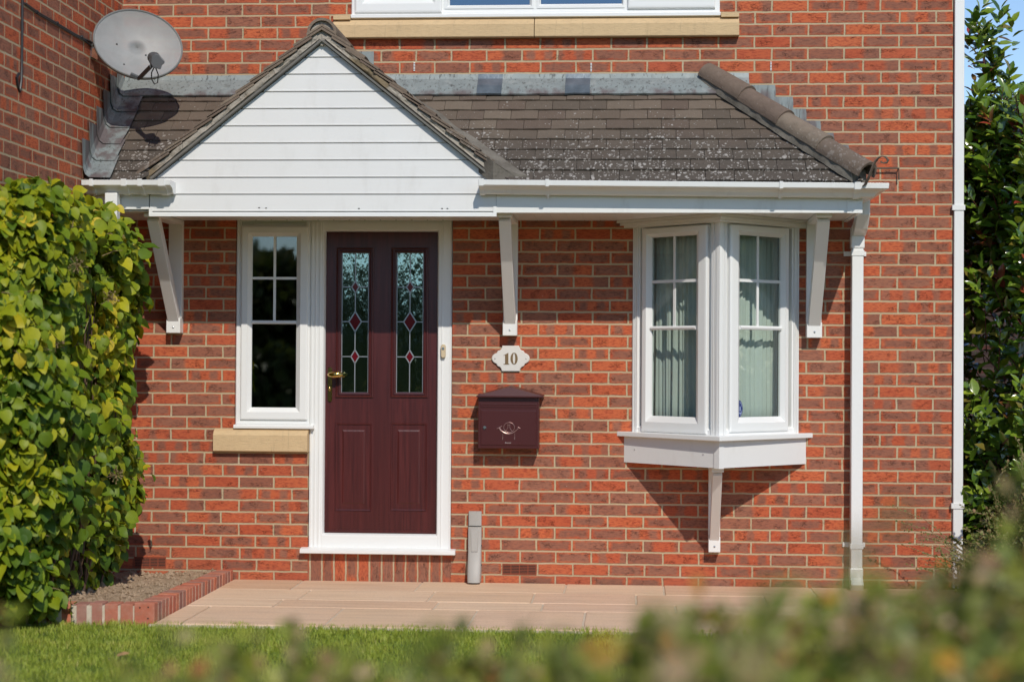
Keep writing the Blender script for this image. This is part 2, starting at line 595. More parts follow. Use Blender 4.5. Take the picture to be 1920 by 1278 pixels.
def glass_mat(name, tint=(.80, .87, .84), refl=1.0, minr=.05, wavy=0.0, rtint=(1, 1, 1), rough=.015):
    m = NT(name)
    ge = m.n('ShaderNodeNewGeometry')
    dt = m.n('ShaderNodeVectorMath', operation='DOT_PRODUCT')
    m.put(dt.inputs[0], ge.outputs['Normal'])
    m.put(dt.inputs[1], ge.outputs['Incoming'])
    f = m.math('POWER', m.sub(1.0, m.math('ABSOLUTE', dt.outputs['Value'])), 5.0)
    f = m.mul(m.add(.045, m.mul(f, .955)), refl)
    f = m.math('MINIMUM', m.math('MAXIMUM', f, minr), 1.0)
    tr = m.n('ShaderNodeBsdfTransparent')
    tr.inputs[0].default_value = tuple(tint) + (1,)
    gl = m.n('ShaderNodeBsdfGlossy')
    gl.inputs['Color'].default_value = tuple(rtint) + (1,)
    gl.inputs['Roughness'].default_value = rough
    p = m.pos()
    if wavy:
        h = m.add(m.noise(m.vscale(p, (26, 26, 7)), 1.0, 1, .5), m.mul(m.noise(m.vscale(p, (70, 70, 30)), 1.0, 1), .3))
        nb = m.bump(h, .0022 * wavy)
    else:
        nb = m.bump(m.noise(p, 1.6, 1), .0012)
    m.put(gl.inputs['Normal'], nb)
    mx = m.n('ShaderNodeMixShader')
    m.put(mx.inputs[0], f)
    m.put(mx.inputs[1], tr.outputs[0])
    m.put(mx.inputs[2], gl.outputs[0])
    return m.done(mx.outputs[0])


def mesh_dish_mat():
    m = NT('perforated_dish')
    p = m.pos()
    col = m.mix(m.noise(p, 9, 3), (.38, .38, .37), (.33, .34, .34))
    b = m.bsdf(col, .55, .1, .4)
    tr = m.n('ShaderNodeBsdfTransparent')
    mx = m.n('ShaderNodeMixShader')
    holes = m.ss(m.noise(p, 14, 3), .3, .7, .24, .34)
    m.put(mx.inputs[0], holes)
    m.put(mx.inputs[1], b)
    m.put(mx.inputs[2], tr.outputs[0])
    return m.done(mx.outputs[0])


def leaf_mat(name, stops, rough=.42, trans=.28, spec=.4, tint=(1, 1, .6), nscale=30, coat=0.0):
    m = NT(name)
    r = m.attr('rnd')
    p = m.pos()
    col = m.ramp(r, stops)
    nz = m.noise(p, nscale, 3, .6)
    col = m.mix(m.ss(nz, .4, .75, 0, .35), col, m.mix(.5, col, (.02, .035, .006)))
    b = m.bsdf(col, rough, 0, spec, None, coat)
    t = m.n('ShaderNodeBsdfTranslucent')
    m.put(t.inputs[0], m.mix(1.0, col, tint, 'MULTIPLY'))
    mx = m.n('ShaderNodeMixShader')
    mx.inputs[0].default_value = trans
    m.put(mx.inputs[1], b)
    m.put(mx.inputs[2], t.outputs[0])
    return m.done(mx.outputs[0])


def cloth_mat():
    m = NT('net_curtain_cloth')
    p = m.pos()
    col = m.mix(m.noise(m.vscale(p, (60, 60, 8)), 1.0, 2), (.80, .81, .775), (.72, .735, .70))
    b = m.bsdf(col, .9, 0, .1)
    t = m.n('ShaderNodeBsdfTranslucent')
    m.put(t.inputs[0], col)
    mx = m.n('ShaderNodeMixShader')
    mx.inputs[0].default_value = .25
    m.put(mx.inputs[1], b)
    m.put(mx.inputs[2], t.outputs[0])
    return m.done(mx.outputs[0])


def attr_stone(name, stops, nscale=4, rough=.85, layer=True):
    m = NT(name)
    p = m.pos()
    r = m.attr('rnd')
    col = m.ramp(r, stops)
    a = m.noise(p, nscale, 4, .6)
    lay = m.noise(m.vscale(p, (1.6, 14, 10)), 1.0, 4, .6) if layer else m.noise(p, 25, 3)
    col = m.mix(m.ss(a, .35, .7, 0, .35), col, m.mix(.5, col, (.62, .50, .40)))
    col = m.mix(m.ss(lay, .42, .72, 0, .5), col, m.mix(.45, col, (.30, .19, .13)))
    f = m.noise(p, 90, 3, .6)
    col = m.mix(m.ss(f, .45, .8, 0, .25), col, (.2, .13, .1))
    return m.done(m.bsdf(col, rough, 0, .2, m.bump(m.add(lay, m.mul(f, .5)), .003)))


def ground_mat(name, c1, c2, scale=6, rough=.95, bumpd=.01):
    m = NT(name)
    p = m.pos()
    a = m.noise(p, scale, 5, .65)
    b = m.noise(p, scale * 9, 4, .7)
    col = m.mix(m.ss(a, .3, .7), c1, c2)
    col = m.mix(m.ss(b, .45, .8, 0, .5), col, tuple(x * .5 for x in c1))
    return m.done(m.bsdf(col, rough, 0, .15, m.bump(m.add(a, b), bumpd)))


M['stone'] = stone_mat()
M['tile'] = tile_mat('concrete_tile', .85)
M['hip'] = tile_mat('hip_tile', .25, 1.75, .35)
M['lead'] = lead_mat()
M['mortar'] = mortar_mat()
M['door'] = door_mat()
M['glass'] = glass_mat('window_glass', (.90, .945, .925), 1.0, .05)
M['dark_glass'] = glass_mat('side_window_glass', (.62, .68, .67), 1.6, .11)
M['sky_glass'] = glass_mat('upper_window_glass', (.35, .42, .48), 2.6, .22, rtint=(.7, .85, 1))
M['door_glass'] = glass_mat('textured_door_glass', (.20, .25, .24), 3.0, .36, .9, (.72, .95, .92), .07)
M['dish'] = mesh_dish_mat()
M['cloth'] = cloth_mat()
M['edging'] = attr_stone('edging_brick', [(0, (.42, .10, .06)), (.35, (.55, .17, .09)), (.6, (.28, .12, .095)), (.8, (.36, .16, .12)), (1, (.48, .14, .08))], 18, .85, False)
M['edge_mortar'] = ground_mat('edging_mortar', (.56, .47, .36), (.66, .56, .44), 20, .95, .003)
M['slab'] = attr_stone('sandstone_slab', [(0, (.64, .42, .27)), (.3, (.72, .50, .34)), (.6, (.69, .49, .32)), (.8, (.76, .55, .38)), (1, (.64, .40, .27))], 3)
M['terracotta'] = paint('terracotta_grille', (.33, .085, .045), .85, .12, .2, bump=1)
M['soil'] = ground_mat('dry_soil', (.60, .435, .295), (.47, .335, .22), 14, .97, .02)
M['lawn'] = ground_mat('lawn_turf', (.085, .14, .03), (.12, .16, .045), 5, .95, .02)
M['asphalt'] = ground_mat('asphalt', (.05, .05, .052), (.065, .063, .062), 9, .9, .006)
M['pave'] = ground_mat('pavement_concrete', (.30, .29, .27), (.36, .34, .31), 4, .9, .005)
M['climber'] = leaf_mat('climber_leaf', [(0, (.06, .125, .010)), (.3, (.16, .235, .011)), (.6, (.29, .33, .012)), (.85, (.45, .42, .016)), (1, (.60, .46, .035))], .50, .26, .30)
M['photinia'] = leaf_mat('photinia_leaf', [(0, (.055, .12, .015)), (.5, (.16, .25, .022)), (.80, (.32, .38, .035)), (.90, (.17, .11, .03)), (1, (.34, .045, .028))], .20, .15, .7, coat=.55)
M['cotoneaster'] = leaf_mat('small_shrub_leaf', [(0, (.09, .12, .03)), (.5, (.18, .21, .05)), (.8, (.24, .20, .08)), (1, (.32, .20, .10))], .5, .2, .35)
M['hedge'] = leaf_mat('hedge_leaf', [(0, (.09, .13, .025)), (.3, (.21, .255, .035)), (.58, (.38, .37, .055)), (.72, (.24, .29, .09)), (.86, (.46, .34, .17)), (.94, (.36, .21, .11)), (.97, (.68, .29, .03)), (1, (.50, .19, .10))], .45, .25, .4)
M['grass'] = leaf_mat('grass_blade', [(0, (.22, .31, .035)), (.5, (.37, .44, .055)), (.85, (.50, .50, .10)), (1, (.62, .54, .20))], .5, .3, .3)
M['undercloak'] = paint('undercloak_board', (.20, .19, .17), .8, .2, .2, bump=1, dirt=.3)
M['valley'] = ground_mat('valley_fillet', (.13, .115, .095), (.21, .19, .16), 7, .95, .004)
M['twig'] = paint('twig_bark', (.16, .10, .065), .85, .2, .2)
M['pale_twig'] = paint('pale_twig', (.38, .28, .15), .8, .2, .2)
M['red_twig'] = paint('red_twig', (.16, .05, .04), .6, .2, .3)
M['tan_leaf'] = paint('dry_leaf', (.45, .27, .12), .8, .2, .2)
# ================================================================== HOUSE
EX, EY, EZ = Vector((1, 0, 0)), Vector((0, 1, 0)), Vector((0, 0, 1))
OUT = Vector((0, -1, 0))
ZERO = Vector((0, 0, 0))
house = tag(empty('brick_house'), 'red brick house front with burgundy front door, white gabled porch canopy and corner bay window', 'house')

XL = WX(230, 60)            # inner corner with the projecting wing
XR = 1.963                  # right-hand corner of the wall
Z_SOF = 2.250               # soffit level
TC = 0.70                   # face of fascia and gable boarding
ZTOP = 4.6
DX0, DX1 = WX(579, 720), WX(847.5, 720)       # door frame
SX0 = WX(440.5, 600)                           # side window, left edge
SZ0 = WZ(510, 802)
BX0, BX1 = WX(1187, 600), WX(1497, 600)
BZ0 = WZ(1340, 815)
UX0, UX1 = WX(659, 20), WX(1350, 20)
UZ0 = WZ(1000, 33)
CZ = WZ(707, 1037)                             # underside of door cill


def wall_with_holes(mb, x0, x1, z0, z1, holes, yf=0.0, yb=0.25):
    xs = sorted({x0, x1} | {h[0] for h in holes} | {h[1] for h in holes})
    zs = sorted({z0, z1} | {h[2] for h in holes} | {h[3] for h in holes})

    def solid(i, j):
        if i < 0 or j < 0 or i >= len(xs) - 1 or j >= len(zs) - 1:
            return False
        cx, cz = (xs[i] + xs[i + 1]) / 2, (zs[j] + zs[j + 1]) / 2
        return not any(h[0] < cx < h[1] and h[2] < cz < h[3] for h in holes)
    for i in range(len(xs) - 1):
        for j in range(len(zs) - 1):
            if not solid(i, j):
                continue
            a, b, c, d = xs[i], xs[i + 1], zs[j], zs[j + 1]
            mb.face([(a, yf, c), (b, yf, c), (b, yf, d), (a, yf, d)])
            mb.face([(a, yb, c), (a, yb, d), (b, yb, d), (b, yb, c)])
            if not solid(i - 1, j): mb.face([(a, yf, c), (a, yf, d), (a, yb, d), (a, yb, c)])
            if not solid(i + 1, j): mb.face([(b, yf, c), (b, yb, c), (b, yb, d), (b, yf, d)])
            if not solid(i, j - 1): mb.face([(a, yf, c), (a, yb, c), (b, yb, c), (b, yf, c)])
            if not solid(i, j + 1): mb.face([(a, yf, d), (b, yf, d), (b, yb, d), (a, yb, d)])


DHEAD = Z_SOF + .03
mb = MB()
wall_with_holes(mb, XL, XR, -.12, ZTOP, [
    (DX0, DX1, -.11, DHEAD), (SX0, DX0 + .001, SZ0, DHEAD), (BX0 + .03, BX1 - .03, BZ0, DHEAD),
    (UX0 + .01, UX1 - .01, UZ0, ZTOP - .15)])
mb.build('front_wall', M['brick'], house)
mb = MB()
mb.box(DX0, DX1, .002, .24, -.11, CZ - .004)
mb.build('door_step', M['soldier'], house)
# return wall, back and roof of the main block
mb = MB()
mb.box(XR - .25, XR - .0005, .2505, 6.5, -.12, ZTOP)
mb.box(XL - 3.5, XR - .25, 6.3, 6.5, -.12, ZTOP)
mb.build('side_wall', M['brick_side'], house)
mb = MB()
mb.box(XL - 3.2, XL, -2.95, .26, -.12, ZTOP)
mb.build('wing_wall', M['brick_side'], house)
mb = MB()
mb.extrude([(XL - 3.6, -.32, ZTOP), (XL - 3.6, 3.2, ZTOP + 2.3), (XL - 3.6, 6.8, ZTOP)], (XR + .25 - XL + 3.6, 0, 0))
mb.build('main_roof', M['hip'], house)
# rooms behind the windows
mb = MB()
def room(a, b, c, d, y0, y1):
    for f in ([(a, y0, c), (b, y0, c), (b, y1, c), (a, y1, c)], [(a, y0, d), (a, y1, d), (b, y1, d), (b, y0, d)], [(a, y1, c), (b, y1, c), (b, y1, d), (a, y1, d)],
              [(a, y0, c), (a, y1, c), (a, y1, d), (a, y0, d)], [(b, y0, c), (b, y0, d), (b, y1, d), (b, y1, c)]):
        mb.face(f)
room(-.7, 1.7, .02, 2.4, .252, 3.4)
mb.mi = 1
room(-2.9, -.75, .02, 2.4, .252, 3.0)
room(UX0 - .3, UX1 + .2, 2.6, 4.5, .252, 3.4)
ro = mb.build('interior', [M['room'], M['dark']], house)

# ---------------------------------------------------------------- front door
YF = .016                                   # face of the door frame, just back from the brick
DT = -YF
x0, x1 = DX0 + .004, DX1 - .004
LX0, LX1 = WX(610.5, 716, -.06), WX(820, 716, -.06)
LZ0, LZ1 = WZ(714, 999, -.06), WZ(717, 434.5, -.06)
FZ0, FZ1 = WZ(707, 1027.5, DT), DHEAD - .004
mb = MB()
prof = [(0, -.10), (0, -.012), (.004, -.004), (.010, 0)]
# jambs and head with stepped rebates
def member(mb, xa, xb, za, zb, y0, y1): mb.box(xa, xb, y0, y1, za, zb)
mb.box(x0, LX0 - .012, YF, .12, FZ0, FZ1)
mb.box(LX1 + .012, x1, YF, .12, FZ0, FZ1)
mb.box(LX0 - .012, LX1 + .012, YF, .12, LZ1 + .012, FZ1)
mb.box(LX0 - .012, LX1 + .012, YF, .12, FZ0, LZ0 - .012)
mb.frame(ZERO + EY * .05, EX, EZ, OUT, LX0 - .0125, LX1 + .0125, LZ0 - .0125, LZ1 + .0125, [(0, .032), (.004, .033), (.012, .012), (.012, -.03)])
# raised ribs of the frame
for xa in (x0 + .006, x0 + .03, LX0 - .035):
    mb.box(xa, xa + .010, YF - .004, YF + .001, FZ0 + .0, FZ1 - .002)
mb.box(LX1 + .030, LX1 + .038, YF - .004, YF + .001, FZ0, FZ1 - .002)
mb.box(x1 - .012, x1 - .004, YF - .004, YF + .001, FZ0, FZ1 - .002)
dframe = mb.build('door_frame', M['white'], house, bevel=.002)
mb = MB()
ca, cb = WX(562, 1030, .06), WX(853, 1030, .06)
zt = WZ(707, 1026, .05)
mb.loft([[(x, .02, CZ), (x, -.055, CZ), (x, -.060, CZ + .004), (x, -.060, CZ + .022), (x, -.05, CZ + .027), (x, -.012, CZ + .034), (x, .02, CZ + .036)] for x in (ca, cb)])
mb.build('door_cill', M['white'], dframe)
mb = MB()
mb.box(LX0 - .002, LX1 + .002, .052, .08, FZ0 + .012, LZ0 - .001)
mb.build('threshold', M['white'], dframe)

# door leaf as a grid slab with holes for the two glazed panels
LY = .060
def pxr(xa, ya, xb, yb, t=-.06):
    return WX(xa, (ya + yb) / 2, t), WX(xb, (ya + yb) / 2, t), WZ((xa + xb) / 2, yb, t), WZ((xa + xb) / 2, ya, t)
gl_l, gl_r = pxr(640, 473, 691, 736.5), pxr(743, 473, 793.5, 736.5)
mb = MB()
wall_with_holes(mb, LX0, LX1, LZ0, LZ1, [gl_l, gl_r], LY, LY + .044)
for r in (gl_l, gl_r):      # moulded cassette around each glazed panel
    mb.frame(Vector((0, LY, 0)), EX, EZ, OUT, r[0] - .034, r[1] + .034, r[2] - .029, r[3] + .029,
             [(0, .0), (.002, .008), (.008, .010), (.013, .004), (.018, .004), (.022, .011), (.028, .010), (.034, -.010)])
for r in (pxr(629, 793, 696.5, 957), pxr(732.5, 793, 800, 957)):     # raised and fielded lower panels
    mb.frame(Vector((0, LY, 0)), EX, EZ, OUT, r[0], r[1], r[2], r[3],
             [(0, .0), (.003, .0055), (.009, .0045), (.014, -.009), (.019, -.009), (.052, .0035)], fill=True)
mb.box(LX0 + .002, LX1 - .002, LY - .004, LY + .002, LZ0 + .003, LZ0 + .020)
door = mb.build('front_door', M['door'], house)
for r in (gl_l, gl_r):
    p = MB(); p.box(r[0], r[1], LY + .012, LY + .018, r[2], r[3])
    p.build('glazed_panel', M['door_glass'], door)
    l = MB()
    xc = (r[0] + r[1]) / 2
    yl = LY + .0105
    def bar(a, b, w=.0058):
        l.sweep([a, b], w, .004, (b - a).cross(EY) if (b - a).length else EX)
    zs = [WZ(717, q, -.06) for q in (538, 603, 668.5)]
    ws, hs = (.0235, .040, .026), (.037, .063, .042)
    segs = [(r[3], zs[0] + hs[0]), (zs[0] - hs[0], zs[1] + hs[1]), (zs[1] - hs[1], zs[2] + hs[2]), (zs[2] - hs[2], r[2])]
    for a, b in segs:
        l.box(xc - .003, xc + .003, yl - .002, yl + .002, a, b)
    for z, w, h in zip(zs, ws, hs):
        l.box(r[0], xc - w, yl - .002, yl + .002, z - .003, z + .003)
        l.box(xc + w, r[1], yl - .002, yl + .002, z - .003, z + .003)
        q = [Vector((xc, yl, z + h)), Vector((xc + w, yl, z)), Vector((xc, yl, z - h)), Vector((xc - w, yl, z))]
        for i in range(4):
            bar(q[i], q[(i + 1) % 4], .007)
    l.frame(Vector((0, yl, 0)), EX, EZ, OUT, r[0], r[1], r[2], r[3], [(0, -.002), (0, .002), (.005, .002), (.005, -.002)])
    l.build('lead_came', M['leadcame'], door)
    for z, w, h in zip(zs, ws, hs):
        d = MB()
        d.extrude([(xc, yl, z + h), (xc + w, yl, z), (xc, yl, z - h), (xc - w, yl, z)], (0, .0015, 0))
        d.build('ruby_diamond', M['ruby'], door)
# handle: long back plate, lever and lower lock plate
mb = MB()
hx, hz0, hz1 = WX(618.5, 720, -.05), WZ(618, 753, -.05), WZ(618, 688, -.05)
def stadium(cx, y, z0, z1, r, k=8):
    a = [(cx + r * math.cos(math.pi * i / k), y, z1 - r + r * math.sin(math.pi * i / k)) for i in range(k + 1)]
    return a + [(cx - r * math.cos(math.pi * i / k), y, z0 + r - r * math.sin(math.pi * i / k)) for i in range(k + 1)]
mb.extrude(stadium(hx, LY, hz0, hz1, .0135), (0, -.008, 0))
mb.extrude(stadium(hx, LY - .008, hz0 + .006, hz1 - .006, .0095), (0, -.004, 0))
zl = WZ(620, 702, -.03)
mb.sphere((hx, LY - .012, zl), .0125, 10, 6, (1, .5, 1))
mb.tube([(hx, LY - .01, zl), (hx, LY - .05, zl), (hx + .010, LY - .060, zl), (hx + .045, LY - .062, zl + .001), (hx + .075, LY - .060, zl), (hx + .088, LY - .055, zl - .002)],
        [.011, .011, .016, .0225, .019, .010], 12)
mb.sphere((hx, LY - .012, WZ(618, 729, -.05)), .0095, 10, 6, (.8, .6, 1.4))
mb.build('door_handle', M['brass'], door, smooth=True)

# ---------------------------------------------------------------- side window
mb = MB()
wx0, wx1 = SX0 + .003, DX0 + .002
wz0, wz1 = WZ(510, 796, DT), DHEAD - .004
mb.frame(Vector((0, YF, 0)), EX, EZ, OUT, wx0, wx1, wz0, wz1, [(0, -.09), (0, -.006), (.006, 0), (.022, .0), (.026, -.006), (.034, -.006), (.036, -.05)])
sidewin = mb.build('side_window', M['white'], house)
gx0, gx1, gz0, gz1 = WX(472.5, 600, -.03), WX(555.5, 600, -.03), WZ(514, 763.5, -.03), WZ(514, 443.5, -.03)
sx0, sx1, sz0, sz1 = WX(451, 600, 0), WX(577, 600, 0), WZ(514, 787, 0), WZ(514, 424.5, 0)
mb = MB()
ia, ib, ic, id_ = gx0 - sx0, sx1 - gx1, gz0 - sz0, sz1 - gz1
def uneven_frame(mb, O, U, V, N, s, g, prof):
    """prof = [(fraction from sash edge to glass edge, height)]"""
    rings = []
    for f, h in prof:
        a, b = s[0] + (g[0] - s[0]) * f, s[1] + (g[1] - s[1]) * f
        c, d = s[2] + (g[2] - s[2]) * f, s[3] + (g[3] - s[3]) * f
        rings.append([O + U * p + V * q + N * h for p, q in ((a, c), (b, c), (b, d), (a, d))])
    mb.loft(rings, True, False)
SASH = [(-.45, -.02), (-.001, -.02), (0, .006), (.05, .011), (.14, .013), (.22, .013), (.62, .013), (.66, .009), (.96, -.012), (1.0, -.016), (1.0, -.03)]
uneven_frame(mb, Vector((0, YF, 0)), EX, EZ, OUT, (sx0, sx1, sz0, sz1), (gx0, gx1, gz0, gz1), SASH)
mb.build('sash', M['white'], sidewin)
mb = MB()
mb.box(gx0 - .004, gx1 + .004, YF + .020, YF + .026, gz0 - .004, gz1 + .004)
mb.build('pane', M['dark_glass'], sidewin)
mb = MB()
zb1, zb2 = WZ(514, 521.5, -.03), WZ(514, 604, -.03)
xc = WX(515, 520, -.03)
yb = YF + .0185
mb.box(gx0, gx1, yb - .005, yb, zb1 - .008, zb1 + .008)
mb.loft([[(x, yb, zb2 - .012), (x, yb - .012, zb2 - .009), (x, yb - .014, zb2), (x, yb - .012, zb2 + .009), (x, yb, zb2 + .012)] for x in (gx0, gx1)])
mb.box(xc - .008, xc + .008, yb - .004, yb, zb2 + .01, zb1 - .008)
mb.box(xc - .008, xc + .008, yb - .004, yb, zb1 + .008, gz1)
mb.build('glazing_bar', M['white'], sidewin)
mb = MB()
a, b = WX(438, 798, .02), WX(587.5, 798, .02)
z = WZ(510, 803.5, .02)
mb.loft([[(x, .04, z), (x, -.022, z), (x, -.026, z + .004), (x, -.026, z + .018), (x, -.018, z + .024), (x, .04, z + .026)] for x in (a, b)])
mb.build('window_cill', M['white'], sidewin)
mb = MB()     # stone sub-sill under the side window
a, b = WX(400, 825, .04), WX(576.5, 825, .04)
zt, zm, zb = WZ(490, 803, .0), WZ(490, 812, .045), WZ(490, 847, .05)
mb.loft([[(x, .08, zb + .004), (x, -.040, zb), (x, -.048, zb + .006), (x, -.048, zm - .012), (x, -.030, zm + .012), (x, .005, zt), (x, .08, zt)] for x in (a, (a + b) / 2, b)])
mb.build('stone_sill', M['stone'], house)

# ---------------------------------------------------------------- triangular bay window
XM = (BX0 + BX1) / 2
BD = .485
L0, A0, R0 = Vector((BX0, -.0, 0)), Vector((XM, -BD, 0)), Vector((BX1, -.0, 0))
UL, UR = (A0 - L0).normalized(), (R0 - A0).normalized()
NL, NR = Vector((UL.y, -UL.x, 0)), Vector((UR.y, -UR.x, 0))
FL = (A0 - L0).length
bz0, bz1 = WZ(1345, 820, .5), Z_SOF + .002
mb = MB()
faces = ((L0, UL, NL, 1), (A0, UR, NR, 0))


def on(face, px, py, off=0.0):
    O, U, N, _ = face
    p = Wplane(px, py, O + N * off, N)
    return (p - O).dot(U), p.z


bay = None
info = []
for k, fc in enumerate(faces):
    O, U, N, left = fc
    mb.frame(O, U, EZ, N, 0.0, FL, bz0, bz1, [(0, -.06), (0, 0), (.040, 0), (.043, -.008), (.05, -.008), (.052, -.05)])
# corner post: fluted, symmetrical about the apex
for U, sg in ((-UL, NL), (UR, NR)):
    for i, (a, b, h) in enumerate(((.0, .016, .012), (.020, .030, .009), (.034, .044, .009), (.048, .058, .007))):
        mb.obox(A0, U, EZ, sg, a, b, bz0 + .001, bz1 - .002, -.004, h)
mb.extrude([A0 + NL * .010 - UL * .012 + EZ * bz0, A0 + Vector((0, -.0165, 0)) + EZ * bz0, A0 + NR * .010 + UR * .012 + EZ * bz0, A0 + Vector((0, .02, 0)) + EZ * bz0], (0, 0, bz1 - bz0 - .003))
for O, U, N in ((L0, UL, NL), (R0, -UR, NR)):      # ribs at the wall ends
    for a, b, h in ((.003, .016, .008), (.020, .029, .006), (.033, .041, .006)):
        mb.obox(O, U, EZ, N, a, b, bz0 + .001, bz1 - .002, -.004, h)
bay = mb.build('bay_window', M['white'], house, bevel=.0015)
gy = [(1222, 1305.5, 443, 780.5), (1386.5, 1463, 443, 781)]
sy = [(1203, 1325, 425, 811), (1369.5, 1479, 424, 809)]
for k, fc in enumerate(faces):
    O, U, N, left = fc
    g, s = gy[k], sy[k]
    gu0, gu1 = on(fc, g[0], 600, -.015)[0], on(fc, g[1], 600, -.015)[0]
    gm = (g[0] + g[1]) / 2
    gv1, gv0 = on(fc, gm, g[2], -.015)[1], on(fc, gm, g[3], -.015)[1]
    su0, su1 = on(fc, s[0], 600, .01)[0], on(fc, s[1], 600, .01)[0]
    sm = (s[0] + s[1]) / 2
    sv1, sv0 = on(fc, sm, s[2], .01)[1], on(fc, sm, s[3], .01)[1]
    mb = MB()
    uneven_frame(mb, O, U, EZ, N, (su0, su1, sv0, sv1), (gu0, gu1, gv0, gv1), SASH)
    mb.build('sash', M['white'], bay)
    mb = MB()
    mb.obox(O, U, EZ, N, gu0 - .004, gu1 + .004, gv0 - .004, gv1 + .004, -.027, -.021)
    mb.build('pane', M['glass'], bay)
    mb = MB()
    b1, b2 = on(fc, gm, 527, -.015)[1], on(fc, gm, 614.5, -.005)[1]
    uc = on(fc, (1264.5, 1421)[k], 520, -.015)[0]
    mb.obox(O, U, EZ, N, gu0, gu1, b1 - .009, b1 + .009, -.0205, -.013)
    mb.obox(O, U, EZ, N, uc - .009, uc + .009, b2 + .012, b1 - .009, -.0205, -.014)
    mb.obox(O, U, EZ, N, uc - .009, uc + .009, b1 + .009, gv1, -.0205, -.014)
    mb.loft([[O + U * u + N * n + EZ * (b2 + z) for n, z in ((-.0205, -.013), (-.004, -.011), (.001, 0), (-.004, .011), (-.0205, .013))] for u in (gu0 - .001, gu1 + .001)])
    mb.build('glazing_bar', M['white'], bay)
    info.append((gu0, gu1, gv0, gv1))


def tri_prism(mb, lx, ax, ay, rx, z0, z1, yb=.03, nose=0.0):
    pts = [(lx, yb), (lx, 0), (ax, -ay), (rx, 0), (rx, yb)]
    mb.extrude([(p[0], p[1], z0) for p in pts], (0, 0, z1 - z0))


mb = MB()
zs1, zs0 = WZ(1340, 813.5, .3), WZ(1348, 827, .60)
tri_prism(mb, WX(1156.5, 816), XM, .612, WX(1524, 818), zs0, zs1)
mb.build('sill_board', M['white'], bay, bevel=.004)
mb = MB()
za0 = WZ(1349, 877.5, .545)
tri_prism(mb, WX(1170, 860), XM, .548, WX(1511, 862), za0, zs0 - .0005)
# corner cover strip
A1 = Vector((XM, -.548, 0))
UL1 = (A1 - Vector((WX(1170, 860), 0, 0))).normalized()
UR1 = (Vector((WX(1511, 862), 0, 0)) - A1).normalized()
for U, N in ((-UL1, Vector((UL1.y, -UL1.x, 0))), (UR1, Vector((UR1.y, -UR1.x, 0)))):
    mb.obox(A1, U, EZ, N, -.004, .036, za0 - .003, zs0 - .002, -.002, .005)
mb.build('apron', M['board'], bay)
mb = MB()
for px, py in ((1190, 842), (1319, 851)):
    u = Wplane(px, py, (XM, -.548, 0), Vector((UL1.y, -UL1.x, 0)))
    mb = MB(); mb.sphere(u, .005, 8, 4)
    mb.build('screw', M['grey_pl'], bay)
mb = MB()      # head trim under the soffit
for dz, e in ((.0, .060), (.014, .085), (.030, .105)):
    tri_prism(mb, BX0 - e, XM, BD + e * 1.25, BX1 + e, Z_SOF - .046 + dz, Z_SOF - .046 + dz + .0145)
mb.build('head_trim', M['soffit'], bay)

# ---------------------------------------------------------------- upper window
mb = MB()
UY = -.004
mb.frame(Vector((0, UY, 0)), EX, EZ, OUT, UX0, UX1, UZ0 + .008, ZTOP - .16, [(0, -.09), (0, -.005), (.005, 0), (.03, 0), (.034, -.006), (.04, -.05)])
upper = mb.build('upper_window', M['white'], house)
zt = ZTOP - .2
specs = ((666, 829, 20, None, 0), (834, 1001, 12, (843, 993, 8.5), 0), (1007, 1171, 12, (1014, 1166, 7.5), 0), (1177, 1341, 15, None, 0))
for xa, xb, yb_, g, _ in specs:
    a, b, c = WX(xa, 10), WX(xb, 10), WZ(1000, yb_ + 4)
    mb = MB()
    if g:
        ga, gb, gc = WX(g[0], 5), WX(g[1], 5), WZ(1000, g[2])
        uneven_frame(mb, Vector((0, UY, 0)), EX, EZ, OUT, (a, b, c, zt), (ga, gb, gc, zt - .04), [(0, -.03), (0, .001), (.5, .001), (.55, -.004), (1, -.02), (1, -.04)])
    else:
        ga, gb, gc = a + .075, b - .075, c + .098
        uneven_frame(mb, Vector((0, UY, 0)), EX, EZ, OUT, (a, b, c, zt), (ga, gb, gc, zt - .07), [(0, -.03), (0, .008), (.06, .016), (.16, .018), (.6, .018), (.65, .014), (.97, -.012), (1, -.03)])
    mb.build('sash', M['white'], upper)
    mb = MB()
    mb.box(ga - .004, gb + .004, UY + .026, UY + .032, gc - .004, zt - .03)
    mb.build('pane', M['sky_glass'], upper)
mb = MB()
for xa, xb in ((660, 667), (827, 836), (999, 1009), (1169, 1179), (1339, 1349)):
    mb.box(WX(xa, 10), WX(xb, 10), UY + .004, UY + .05, UZ0 + .01, ZTOP - .17)
mb.box(UX0 + .01, UX1 - .01, UY + .0045, UY + .0495, UZ0 + .012, WZ(1000, 14))
mb.build('mullion', M['white'], upper)
mb = MB()
z = WZ(1000, 32.5, .03)
mb.loft([[(x, .05, z), (x, -.028, z), (x, -.034, z + .004), (x, -.034, z + .020), (x, -.025, z + .026), (x, .05, z + .03)] for x in (WX(658, 30, .03), WX(1351, 30, .03))])
mb.build('window_cill', M['white'], upper)
mb = MB()      # two-piece buff stone sill
z0, z1, z2 = WZ(1000, 69.5, .05), WZ(1000, 43, .05), WZ(1000, 33, 0)
for a, b in ((WX(624, 50, .05), WX(1001, 50, .05)), (WX(1002.5, 50, .05), WX(1386, 50, .05))):
    mb.loft([[(x, .08, z0 + .003), (x, -.050, z0), (x, -.055, z0 + .005), (x, -.055, z1 - .008), (x, -.045, z1), (x, -.004, z2), (x, .08, z2)] for x in (a, b)])
for a, b in ((WX(624, 50, .05), WX(656, 50, .05)), (WX(1352, 50, .05), WX(1386, 50, .05))):      # raised stools at the ends
    mb.box(a + .001, b, -.042, .06, z2 - .012, z2 + .012)
mb.build('stone_sill', M['stone'], house)

